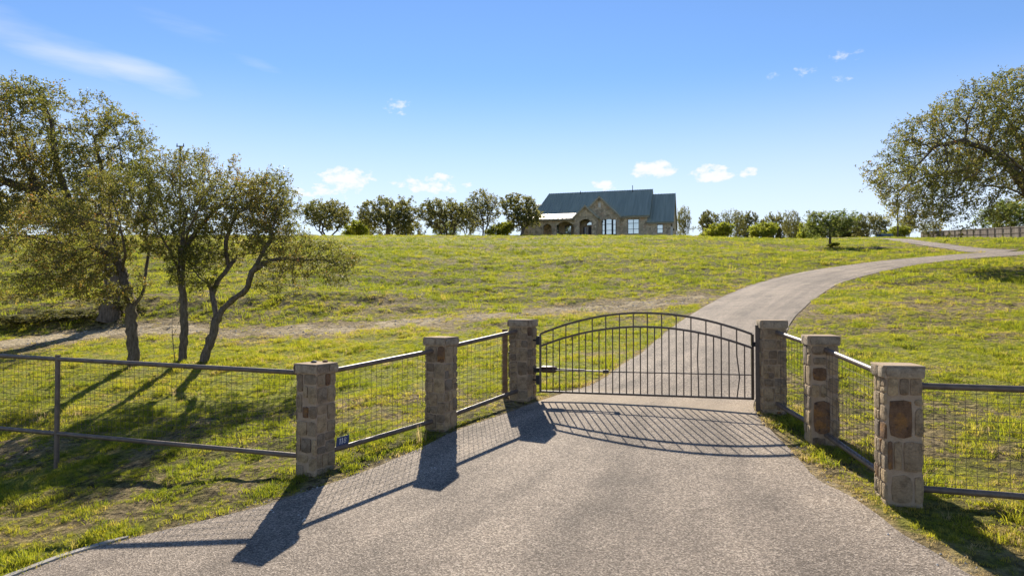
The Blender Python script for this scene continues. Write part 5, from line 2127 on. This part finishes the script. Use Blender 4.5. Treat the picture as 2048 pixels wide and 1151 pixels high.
# rough bunches on the slope behind the track
bxx, byy = field(26.5, 64, 3.4)
bsd = drive_sd(bxx, byy)
bn = fbm(bxx * .55, byy * .55, 133, 3)
bcv, bdt, blu = cover_fn(bxx, byy, bsd)
m_ = (bsd > .5) & (rg.random(len(bxx)) < sstep(.36, .62, bn)) & (bdt < .45)
bxx, byy = bxx[m_], byy[m_]
nb_ = len(bxx)
bz_ = zt_np(bxx, byy) - .01
bs_ = rg.uniform(1.8, 4.2, nb_)
bh_ = bs_ * rg.uniform(.55, 1.1, nb_)
bhue = np.clip(.24 + rg.normal(0, .22, nb_), 0, 1)
x, y, z = np.r_[x, bxx], np.r_[y, byy], np.r_[z, bz_]
s, hh, hue = np.r_[s, bs_], np.r_[hh, bh_], np.r_[hue, bhue]
n = len(x)
scatter("grass", "short patchy green and straw coloured grass over the hillside", np.c_[x, y, z], np.c_[np.zeros(n), np.zeros(n), rg.uniform(0, 6.283, n)], np.c_[s, s, hh], hue)
print("grass tufts", n)

# loose gravel along the edges of the chip seal and on the dirt track
gv, gf = [], []


def pebble(x_, y_, z_, r_):
    b_ = len(gv)
    ph = rg.uniform(0, 6.28)
    for k in range(5):
        a_ = ph + k * 1.2566
        j = rg.uniform(.7, 1.15)
        gv.append((x_ + r_ * j * math.cos(a_), y_ + r_ * j * math.sin(a_), z_ - r_ * .1))
    gv.append((x_, y_, z_ + r_ * rg.uniform(.5, .9)))
    for k in range(5):
        gf.append((b_ + k, b_ + (k + 1) % 5, b_ + 5))


x, y = field(5.8, 16, 60)
sd = drive_sd(x, y)
m_ = (np.abs(sd) < .22) & (rg.random(len(x)) < .55)
for a_, b_ in zip(x[m_], y[m_]):
    onroad = float(drive_sd(np.array([a_]), np.array([b_]))[0]) < 0
    pebble(a_, b_, g(a_, b_) + (.013 if onroad else .0) if onroad else zt(a_, b_), rg.uniform(.006, .02))
for px, py in [(545, 1022), (550, 1026), (600, 1032), (604, 1036), (612, 1040), (608, 1044), (870, 938), (893, 945), (700, 1008), (760, 985)]:
    hxx = hit(px, py)
    pebble(hxx[0], hxx[1], hxx[2] + .03, rg.uniform(.012, .024))
x, y = field(20, 30, 8)
_, dt, _ = cover_fn(x, y, np.full(len(x), 5.0))
m_ = (dt > .4)
for a_, b_ in zip(x[m_], y[m_]):
    pebble(a_, b_, zt(a_, b_), rg.uniform(.015, .05))
x, y = rg.uniform(-10, -4.5, 700), rg.uniform(7.6, 10.6, 700)
sd = drive_sd(x, y)
_, dt, _ = cover_fn(x, y, sd)
m_ = (dt > .3) & (sd > 0)
for a_, b_ in zip(x[m_], y[m_]):
    pebble(a_, b_, zt(a_, b_), rg.uniform(.008, .028))
me = bpy.data.meshes.new("gravel")
me.from_pydata(gv, [], gf)
me.update()
tag(link("gravel", me, M["pebble"]), "loose pale gravel along the driveway edges and dirt track", kind="stuff")
